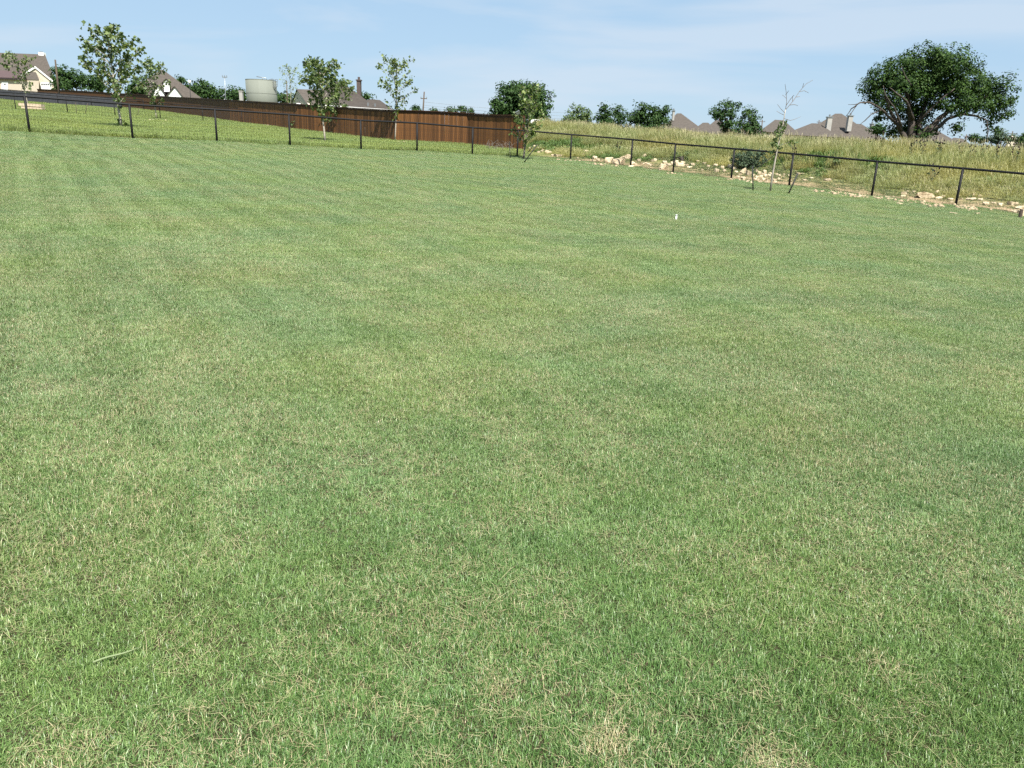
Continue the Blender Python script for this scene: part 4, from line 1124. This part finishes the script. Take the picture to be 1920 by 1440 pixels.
for grp, lab, lst in (('stones ringed round the sycamore by the steep roofed house', 'yellowish stones ringing the tree by the steep roof', [(281, 225, 5, 3), (288, 225.5, 5, 3), (296, 224.5, 5, 3), (303, 226, 5, 3), (311, 226.5, 4, 4), (272, 226, 4, 2.5)]),
                      ('stones round the bushy sycamore', 'small stones around the bushy sycamore', [(584, 265.5, 7, 3.5), (588, 268.5, 4, 2), (614, 270, 6, 2.5), (624, 253, 4, 3), (583, 262, 6, 2)]),
                      ('stones by the broad leafy sycamore', 'stones at the foot of the broad leafy sycamore', [(636, 254.5, 6, 3.5), (645, 255, 7, 3.5), (649, 255, 5, 3)]),
                      ('stones round the cone shaped sycamore', 'stones around the cone shaped sycamore', [(720, 266, 5, 3), (724, 267.5, 5, 3), (746, 266, 4, 3), (750, 267.5, 5, 3), (758, 267, 7, 3.5), (816, 267.5, 4, 3), (821, 267, 4, 2.5)]),
                      ('stones under the wispy tree', 'stones along the fence foot near the wispy tree', [(494, 235, 6, 2.5), (502, 235.5, 8, 3), (566, 241, 6, 3), (572, 243, 6, 3), (518, 237, 5, 2)])):
    for i, (u, v, w_, h_) in enumerate(lst): rock(u, v, w_, h_, order([q[0] for q in lst], i) + ' of the ' + lab, grp)
rock(307.5, 232.5, 5.5, 5, 'single white stone below the stone ring in the rough lot')
rock(44.5, 209.5, 6, 2.5, 'small pale stone in the grass below the stacked slabs')
# stacked slabs in the lot
q = G(62, 206.5); kk = q.y / F
for lab, z0, h_, w_, du in (('lower pale stone slab of the stacked pair in the rough lot', 0, 5.2, 36, 1), ('upper pale stone slab of the stacked pair in the rough lot', 6.2, 4.6, 40, -1.5)):
    b = MB(); b.box(q + Vector((du * kk, 0, (z0 + h_ / 2) * kk)), (w_ * kk, 0.5, h_ * kk), Matrix.Rotation(rad(1.5), 3, 'Y')); tag(b.build('stone_slab', M_SLAB, None, False, q), lab, 'slab')
b = MB()
for dx in (-.45, .45): b.box(q + Vector((dx, 0, 5.7 * kk)), (0.12, 0.48, 1.0 * kk))
b.box(q + Vector((0, -.1, 5.7 * kk)), (1.1, 0.1, 0.95 * kk))
tag(b.build('spacer_board', M_SLABRED, None, False, q), 'reddish spacer between the two stacked stone slabs', 'spacer')

# gravel along the fence foot
def gravel():
    import bmesh
    g = np.random.RandomState(77)
    X, Y = [], []
    while len(X) < 520:
        t, s = g.uniform(-0.5, 20), g.normal(1.9, 0.75)
        if 11 < t < 14 and g.rand() < 0.7: continue
        x, y = CX + EX * t + NX * s, CY + EY * t + NY * s
        if s > 0.8 and vnoise(x, y, 0.8, 31) > 0.55: X.append(float(x)); Y.append(float(y))
    X, Y = np.array(X), np.array(Y); n = len(X)
    sz = 0.02 + 0.10 * g.rand(n) ** 2.4
    base = np.array([[0, 0, .6], [1, 0, 0], [.3, .9, .1], [-.8, .6, 0], [-.7, -.6, .15], [.4, -.9, 0], [0, 0, -.5]])
    fc_ = np.array([[0, 1, 2], [0, 2, 3], [0, 3, 4], [0, 4, 5], [0, 5, 1], [6, 2, 1], [6, 3, 2], [6, 4, 3], [6, 5, 4], [6, 1, 5]])
    a = g.rand(n) * 6.28; c, s = np.cos(a), np.sin(a)
    V = base[None] * sz[:, None, None] * g.uniform(0.6, 1.2, (n, 7, 1))
    V = np.stack([V[..., 0] * c[:, None] - V[..., 1] * s[:, None], V[..., 0] * s[:, None] + V[..., 1] * c[:, None], V[..., 2]], -1)
    V = V + np.stack([X, Y, H(X, Y) + sz * 0.15], -1)[:, None]
    T = (np.arange(n)[:, None, None] * 7 + fc_[None]).reshape(-1, 3)
    tag(link('gravel', np_mesh('gravel', V.reshape(-1, 3), None, T, None, M_GRAVEL)), 'loose limestone chips strewn along the foot of the right fence', kind='stuff')
gravel()

# ------------------------------------------------------------------ houses
def poly_obj(name, vs, fs, m, parent, loc):
    b = MB(); b.add(vs, fs); return b.build(name, m, parent, False, loc)
HD = Vector((0, 1, 0))
def face(u):
    global HD
    d = ray(u, 240); HD = Vector((d.x, d.y, 0)).normalized()
def hip(root, loc, Y, FL, FR, RL, RR, hd, roof, wallm, inset=0.35, name='roof', fascia=None):
    """a hip or pyramid roof: front eave corners and ridge ends in photo pixels at distance Y; hd half depth"""
    fl, fr = P(*FL, Y), P(*FR, Y)
    rl, rr2 = P(*RL, Y + hd), P(*RR, Y + hd)
    bl, br = fl + HD * (2 * hd), fr + HD * (2 * hd)
    vs = [fl, fr, br, bl, rl, rr2]
    r = poly_obj(name, vs, [(0, 1, 5, 4), (1, 2, 5), (2, 3, 4, 5), (3, 0, 4), (3, 2, 1, 0)], roof, root, loc)
    b = MB()
    z0 = min(hz(fl.x, fl.y), hz(fr.x, fr.y)) - 0.3
    a, c = fl + HD * inset + Vector((inset, 0, -0.02)), fr + HD * inset + Vector((-inset, 0, -0.02))
    b.prism([Vector((a.x, a.y, z0)), Vector((c.x, c.y, z0)), c, a], HD * (2 * hd - 2 * inset))
    b.build('wall', wallm, root, False, loc)
    if fascia:
        b = MB(); dz = Vector((0, 0, -fascia)); o_ = Vector((0, -0.05, 0))
        b.prism([fl + o_, fr + o_, fr + o_ + dz, fl + o_ + dz], (0, 0.045, 0)); b.build('fascia', M_WHITE, root, False, loc)
    return r
def slab(root, loc, name, a, b_, c, d, m, th=0.12):
    """a roof or wall slab through four points, thickened along its normal"""
    n = (Vector(b_) - Vector(a)).cross(Vector(d) - Vector(a)).normalized()
    if n.z < 0: n = -n
    mb = MB(); mb.prism([a, b_, c, d], n * th); return mb.build(name, m, root, False, loc)
def gable(root, loc, Y, Lf, Pk, Rf, base_v, depth, wallm, roof, trim=M_WHITE, over=0.25, trim_w=0.14, name='gable_wall'):
    """a camera-facing gable: wall prism, two roof slabs, white rake boards"""
    l, p, r = P(*Lf, Y), P(*Pk, Y), P(*Rf, Y)
    bl, br = P(Lf[0], base_v, Y), P(Rf[0], base_v, Y)
    bl.x, br.x = l.x, r.x
    b = MB(); b.prism([bl, br, r, p, l], HD * depth); b.build(name, wallm, root, False, loc)
    f = HD * -over; back = HD * depth; up = Vector((0, 0, 0.02))
    dl = (l - p).normalized() * over; dr = (r - p).normalized() * over
    for e_, q in ((l + dl, p), (r + dr, p)):
        slab(root, loc, 'roof', e_ + f + up, q + f + up, q + back + up, e_ + back + up, roof, 0.12)
        b = MB(); a0, a1 = e_ + f * 1.1 + Vector((0, 0, 0.1)), q + f * 1.1 + Vector((0, 0, 0.1)); dz = Vector((0, 0, -trim_w - 0.1))
        b.prism([a0, a1, a1 + dz, a0 + dz], (0, 0.04, 0)); b.build('rake_board', trim, root, False, loc)
def panel(root, loc, name, Y, u0, v0, u1, v1, m, th=0.06, parent=None):
    b = MB(); b.prism([P(u0, v1, Y), P(u1, v1, Y), P(u1, v0, Y), P(u0, v0, Y)], (0, th, 0)); return b.build(name, m, parent or root, False, loc)
def chimney(root, loc, Y, u0, u1, v0, v1, m, cap=True, capm=None):
    a, b_ = P(u0, v1, Y), P(u1, v1, Y); t = P(u0, v0, Y)
    w_ = b_.x - a.x
    mb = MB(); mb.box(((a.x + b_.x) / 2, Y + 0.4, (a.z + t.z) / 2), (w_, max(w_, 0.7), t.z - a.z)); o = mb.build('chimney', m, root, False, loc)
    if cap:
        mb = MB(); mb.box(((a.x + b_.x) / 2, Y + 0.4, t.z + 0.06), (w_ + 0.16, max(w_, 0.7) + 0.16, 0.12)); mb.tube([((a.x + b_.x) / 2, Y + 0.4, t.z + 0.10), ((a.x + b_.x) / 2, Y + 0.4, t.z + 0.42)], 0.14, 8)
        mb.build('chimney_cap', capm or m, o, False, loc)

# cream house at the far left
face(40); Y0 = 172; base = P(40, 172, Y0); base.z = hz(base.x, base.y)
h = thing('house', 'large cream house with long grey brown roof at the far left', 'house', base)
fl, fr = P(-75, 150, Y0), P(106, 158, Y0); fr2 = Vector((fr.x, fr.y, fl.z)); fl2 = fl
rl, rr2 = P(-75, 96, Y0 + 6), P(84.5, 104, Y0 + 6); rr2.z = rl.z
vs = [fl2, fr2, fr2 + HD * 12, fl2 + HD * 12, rl, rr2]
poly_obj('roof', vs, [(0, 1, 5, 4), (1, 2, 5), (2, 3, 4, 5), (3, 0, 4), (3, 2, 1, 0)], M_ROOF2, h, base)
b = MB(); b.prism([Vector((fl.x, Y0 + .5, base.z - .5)), Vector((fr.x - .5, Y0 + .5, base.z - .5)), Vector((fr.x - .5, Y0 + .5, fl.z - .02)), Vector((fl.x, Y0 + .5, fl.z - .02))], HD * 11); b.build('wall', M_STUCCO, h, False, base)
gable(h, base, Y0 - 4, (24, 152), (65.5, 125), (104, 156), 182, 9, M_STUCCO, M_ROOF2, trim_w=0.28)
slab(h, base, 'porch_roof', P(-75, 144.5, Y0 - 5.6), P(50, 148, Y0 - 5.6), P(44, 134.5, Y0 - 1.5), P(-75, 131.5, Y0 - 1.5), M_ROOF3, 0.15)
b = MB(); b.prism([P(-75, 144.6, Y0 - 5.7), P(50, 148.1, Y0 - 5.7), P(50, 150.2, Y0 - 5.7), P(-75, 146.6, Y0 - 5.7)], (0, 0.12, 0)); b.build('gutter', M_GUTTER, h, False, base)
b = MB(); b.prism([P(-75, 182, Y0 - 5.2), P(73, 184, Y0 - 5.2), P(73, 149.5, Y0 - 5.2), P(-75, 146, Y0 - 5.2)], HD * 4); b.build('front_wall', M_BRICK, h, False, base)
b = MB(); b.prism([P(44, 149, Y0 - 5.3), P(73, 149.8, Y0 - 5.3), P(66, 134, Y0 - 3.9), P(48, 134, Y0 - 3.9)], (0, 0.12, 0.05)); b.build('lower_roof', M_ROOF2, h, False, base)
d = panel(h, base, 'door', Y0 - 5.3, 3, 153.5, 15, 170, M_WHITE); panel(h, base, 'window', Y0 - 5.36, 7.6, 156.5, 10.4, 159, M_GLASS, 0.05, d)
gd = panel(h, base, 'garage_door', Y0 - 4.1, 76, 155, 97, 172, M_WHITE)
for i in range(5): panel(h, base, 'pane', Y0 - 4.16, 77.2 + i * 3.9, 156.6, 80 + i * 3.9, 158.8, M_GLASS, 0.05, gd)
panel(h, base, 'garage_door_rail', Y0 - 4.15, 76, 160.6, 97, 161.0, M_STUCCO, 0.04, gd)
mb = MB(); c = P(79, 101, Y0 + 6.2); mb.box((c.x, c.y, c.z - 0.1), (1.1, 0.9, 0.75)); o = mb.build('chimney', M_WHITE, h, False, base)
mb = MB(); mb.box((c.x - .15, c.y, c.z + 0.38), (.5, .5, 0.16)); mb.build('chimney_cap', M_STEEL, o, False, base)

# steep roofed house
face(306); Y0 = 150; base = P(306, 184, Y0); base.z = hz(base.x, base.y)
h = thing('house', 'steep brown roofed house with white dormer and white gable', 'house', base)
hip(h, base, Y0, (232, 176), (378, 184), (301, 131), (306, 131), 6, M_ROOF2, M_WHITE)
gable(h, base, Y0 - 0.4, (306, 154), (311.5, 148.5), (317, 154.5), 172, 5, M_WHITE, M_ROOF, trim=M_GUTTER, over=0.18, trim_w=0.02, name='dormer_wall')
c = P(311.5, 157.5, Y0 - 0.45); mb = MB(); mb.tube([c + Vector((0, -0.02, 0)), c + Vector((0, 0.1, 0))], 0.17, 8); mb.build('vent', M_GLASS, h, False, base)
gable(h, base, Y0 - 1.5, (312, 181), (327, 163), (342, 182), 192, 5, M_WHITE, M_ROOF, trim=M_GUTTER, over=0.2, trim_w=0.02)
gable(h, base, Y0 - 1.0, (284, 176), (296, 160), (308, 176), 192, 4, M_WHITE, M_ROOF, trim=M_GUTTER, over=0.2, trim_w=0.02)
# house with the dark chimney
face(645); Y0 = 92; base = P(650, 206, Y0); base.z = hz(base.x, base.y)
h = thing('house', 'brown roofed house with tall dark chimney behind the bushy sycamores', 'house', base)
hip(h, base, Y0, (556, 193), (708, 203), (632, 152), (640, 153), 5, M_ROOF, M_STUCCO, fascia=0.2)
hip(h, base, Y0 - 2, (640, 199), (737, 205.5), (695, 186), (712, 187.5), 3, M_ROOF, M_STUCCO, name='wing_roof', fascia=0.2)
a0, a1, a2 = P(546, 194, Y0 + 3.2), P(577, 196.5, Y0 - 2.2), P(556, 167, Y0 + 0.4)
a3, a4, a5 = P(606, 198, Y0 - 1.6), P(598, 168.5, Y0 + 1.0), P(600, 196, Y0 + 4)
poly_obj('wing_roof', [a1, a3, a4, a2, a0, a5], [(0, 1, 2, 3), (3, 2, 5, 4), (1, 5, 2)], M_ROOF2, h, base)
i0, i1, i2 = a0 + Vector((.12, 0, 0)), a1 + Vector((.12, 0, 0)), a2 + Vector((.12, 0, -.1))
g0, g1 = Vector((i0.x, i0.y, base.z)), Vector((i1.x, i1.y, base.z))
b = MB(); b.prism([g0, g1, i1, i2, i0], (0.3, 0.1, 0)); b.build('gable_wall', M_STUCCO, h, False, base)
chimney(h, base, Y0 + 4, 669, 676, 151, 185, M_CHIM)
for u, v in ((690, 194.5), (703, 196)):
    c = P(u, v, Y0 - 1.3); mb = MB(); mb.tube([c - Vector((0, 0, .3)), c + Vector((0, 0, .12))], 0.09, 6); mb.build('roof_vent', M_STEEL, h, False, base)

def far_house(label, Y, parts, chims=(), roof=M_ROOF2, wallm=M_BRICK):
    u = sum(q[0][0] + q[1][0] for q in parts) / (2 * len(parts)); base = P(u, parts[0][0][1], Y); base.z = hz(base.x, base.y)
    h = thing('house', label, 'house', base)
    face(u)
    for FL, FR, RL, RR, hd, dy in parts: hip(h, base, Y + dy, FL, FR, RL, RR, hd, roof, wallm)
    for u0, u1, v0, v1, dy, m in chims: chimney(h, base, Y + dy, u0, u1, v0, v1, m, capm=M_STEEL)
far_house('grey brown roof with thin white chimney right of the wide dark bush', 130,
          [((1240, 244), (1330, 252), (1269, 212.5), (1277, 212.5), 6, 0), ((1290, 250), (1352, 254), (1318, 230), (1328, 230), 4, -2)], [(1260.5, 1264, 208.5, 226, 3, M_CHIMPALE)])
far_house('low grey roof half hidden by the young oaks', 138, [((1316, 246), (1376, 252), (1342, 225), (1350, 226), 6, 0), ((1380, 250), (1434, 256), (1400, 231), (1412, 232), 5, 0)])
far_house('lone hipped grey brown roof between sapling top and chimney house', 140, [((1424, 246), (1500, 252), (1453, 224.5), (1470, 225.5), 6, 0)])
far_house('broad peaked roof with two white chimneys left of the old oak', 118,
          [((1500, 254), (1650, 262), (1566, 213), (1578, 213), 7, 0), ((1468, 252), (1576, 258), (1522, 231), (1536, 231.5), 5, -2), ((1582, 260), (1668, 266), (1606, 232), (1616, 233), 5, -1)],
          [(1549, 1557.5, 220, 247, 1.0, M_CHIMPALE), (1588, 1596, 217.5, 246, 1.0, M_CHIMPALE), (1631, 1635.5, 233, 258, 3, M_CHIMPALE)])
far_house('brown roof showing right of the old oak trunk', 112, [((1700, 270), (1812, 276), (1748, 244), (1758, 245), 6, 0), ((1770, 270), (1826, 276), (1788, 258), (1806, 260), 4, 3)])
far_house('small pale far building at the right edge beyond the shrub', 150, [((1886, 260), (1910, 261), (1892, 254.5), (1904, 255), 4, 0)], roof=M_STUCCO, wallm=M_STUCCO)
far_house('dark roofed far house at the right edge', 125, [((1898, 270), (1972, 272), (1918, 254), (1950, 255), 5, 0)], roof=M_CHIM, wallm=M_BRICK)

# ------------------------------------------------------------------ tank, propane tank, poles, lines
Y0 = 104; a, c = P(453, 170, Y0), P(509.5, 170, Y0)
R_ = (c.x - a.x) / 2; cx = (a.x + c.x) / 2; zt = P(481, 149.5, Y0).z; zb = hz(cx, Y0 + R_)
loc = Vector((cx, Y0 + R_, zb))
tk = thing('water_tank', 'round pale green water tank with caged ladder behind the brown fence', 'tank', loc)
b = MB(); b.tube([loc, Vector((cx, Y0 + R_, zt))], R_, 48); b.build('shell', M_TANK, tk, True, loc)
tk_sh = bpy.data.objects[-1] if False else None
b = MB(); b.tube([Vector((cx, Y0 + R_, zt + .002)), Vector((cx, Y0 + R_, zt + .10)), Vector((cx, Y0 + R_, zt + .16))], [R_ + .005, R_ + .005, 0.3], 48); b.build('roof', M_TANK, tk, False, loc)
for f in (0.33, 0.66):
    b = MB(); b.tube([loc + Vector((0, 0, (zt - zb) * f)), loc + Vector((0, 0, (zt - zb) * f + 0.04))], R_ + .012, 48); b.build('seam_band', M_TANK, tk, True, loc)
k = Y0 / F
b = MB()                       # ladder and safety cage on the right side
yl = Y0 + R_ * 0.7
def T(u, v, dy=0): return P(u, v, yl + dy)
for u in (508.5, 511.5): b.tube([T(u, 188), T(u, 147)], 0.03, 5)
for i in range(12): b.tube([T(508.5, 186 - i * 3.2), T(511.5, 186 - i * 3.2)], 0.02, 4)
b.build('ladder', M_STEEL, tk, False, loc)
b = MB()
for v in (149, 153.5, 158, 162): b.tube([T(505, v), T(513, v, -.3), T(520.5, v, 0), T(519, v, .4), T(505, v, .45), T(505, v)], 0.028, 4)
for u, dy in ((505, 0), (509, -.15), (513, -.3), (517, -.12), (520.5, 0)): b.tube([T(u, 149, dy), T(u, 162.5, dy)], 0.025, 4)
b.tube([T(516, 163), T(510, 176)], 0.05, 4); b.tube([T(519, 163), T(512, 170)], 0.03, 4)
b.build('ladder_cage', M_STEEL, tk, False, loc)
b = MB(); yy = Y0 + R_
b.tube([P(481, 143.5, yy), P(490, 145, yy), P(498, 146, yy), P(500, 150, yy)], 0.05, 6); b.tube([P(492, 149, yy), P(493, 145.5, yy)], 0.05, 5); b.build('inlet_pipe', M_STEEL, tk, True, loc)
q = P(452, 172, Y0 - 0.5)
b = MB(); b.box((q.x, q.y, (q.z + hz(q.x, q.y)) / 2), (0.42, 0.42, q.z - hz(q.x, q.y))); b.box((q.x, q.y, q.z + .06), (0.52, 0.5, 0.12)); tag(b.build('pump_box', M_CHIMPALE, None, False, q), 'small whitish pump box left of the round tank', 'box')
# satellite dish
q = P(420, 180, 100); b = MB()
b.tube([Vector((q.x + .1, q.y, hz(q.x, q.y))), q], 0.04, 6)
pd = thing('satellite_dish', 'small grey satellite dish peeping over the brown fence', 'dish', Vector((q.x, q.y, hz(q.x, q.y))))
b.build('mast', M_STEEL, pd, True, q)
b = MB(); n = Vector((-0.55, -0.3, 0.75)).normalized(); b.tube([q, q + n * .04, q + n * .12], [0.06, 0.22, 0.36], 14, True); b.build('reflector', M_STEEL, pd, True, q)
# propane tank beyond the mound
q = P(1006, 231, 66); b = MB(); b.tube([q + Vector((x, 0, 0)) for x in (-.5, -.46, -.36, .36, .46, .5)], [0.05, .2, .29, .29, .2, .05], 12)
tag(b.build('propane_tank', M_WHITE, None, True, q), 'small white propane tank beside the round tree', 'tank')
b = MB()
for x in (-.3, .3): b.box((q.x + x, q.y, (q.z + hz(q.x, q.y)) / 2 - .12), (.1, .3, max(.1, q.z - hz(q.x, q.y) - .2)))
tp = bpy.data.objects['propane_tank']; b.build('stand', M_STEEL, tp, False, q)
q = P(971, 212, G(979, 281).y + .05)
b = MB(); b.box(q + Vector((0, 0, 0.02)), (0.26, 0.05, 0.20), Matrix.Rotation(rad(-30), 3, 'Y') @ Matrix.Rotation(rad(30), 3, 'X')); b.tube([q - Vector((0, 0, .1)), q], 0.015, 6)
tag(b.build('solar_light', M_STEEL, None, False, q), 'small pale tilted light panel on the end of the brown fence', 'light')

def pole(label, u, v_top, v_bot, Y, r=0.13, arm=None, du=0, m=None, globe=False, name='utility_pole', group=None):
    t, bt = P(u + du, v_top, Y), P(u, v_bot, Y)
    bt = Vector((bt.x, bt.y, hz(bt.x, bt.y)))
    root = thing(name, label, 'pole', bt, group)
    b = MB(); b.tube([bt, t], [r, r * 0.7], 8); b.build('shaft', m or M_POLE, root, True, bt)
    if arm:
        b = MB(); c = bt.lerp(t, 0.93 if not isinstance(arm, tuple) else arm[1]); w_ = arm[0] if isinstance(arm, tuple) else arm
        b.box(c, (w_, 0.12, 0.12)); b.build('crossarm', m or M_POLE, root, False, bt)
        b = MB()
        for x in (-w_ * .45, 0, w_ * .45): b.tube([c + Vector((x, 0, .06)), c + Vector((x, 0, .26))], 0.05, 6)
        b.build('insulators', M_STEEL, root, False, bt)
    if globe:
        b = MB(); b.tube([t, t + Vector((0, 0, .12)), t + Vector((0, 0, .34)), t + Vector((0, 0, .42))], [0.08, 0.2, 0.2, 0.06], 8); b.build('lamp_head', M_WHITE, root, True, bt)
    return root
pole('tall wooden utility pole right of the cream house', 109, 112, 168, 128, 0.17, du=-5.5)
pole('white topped lamp post right of the steep roofed house', 356.5, 157, 182, 100, 0.055, du=-1, m=M_STAKE, globe=True, name='lamp_post')
pole('thin pale antenna mast left of the round tank', 422.5, 141, 186, 120, 0.06, arm=(0.7, 0.95), du=-1.5, m=M_STEEL, name='antenna_mast')
pole('dark pole right of the round tank by the wispy tree', 537.5, 151, 185, 125, 0.10, name='utility_pole')
pole('leaning utility pole right of the cone shaped sycamore', 791, 172, 212, 128, 0.14, arm=(1.0, 0.82), du=4.5)
pole('small far utility pole just left of the lone hipped roof', 1429.5, 224.5, 245, 190, 0.16, arm=1.3)
pole('small far utility pole above the broad peaked roof left slope', 1536, 225, 245, 200, 0.16, arm=1.0)
pole('far utility pole under the hanging branches of the old oak', 1812.5, 252, 268, 190, 0.16, arm=1.4)
pole('far utility pole with crossarm nearest the right edge', 1899, 246, 266, 180, 0.16, arm=2.2)
pole('far utility pole without crossarm above the grey green shrub', 1880, 242, 264, 180, 0.15, du=1)
for lab, a0, a1 in (('topmost power line over the brown fence and round tree', (794, 191), (1240, 214)), ('middle power line over the brown fence and round tree', (793, 197), (1240, 220)), ('lowest power line over the brown fence and round tree', (792, 201), (1240, 226))):
    A_, B_ = P(*a0, 128), P(*a1, 150)
    pts = [A_.lerp(B_, i / 14) - Vector((0, 0, 0.6 * 4 * (i / 14) * (1 - i / 14))) for i in range(15)]
    b = MB(); b.tube(pts, 0.016, 4, False); tag(b.build('power_line', M_LINE, None, False, A_), lab, 'power line')
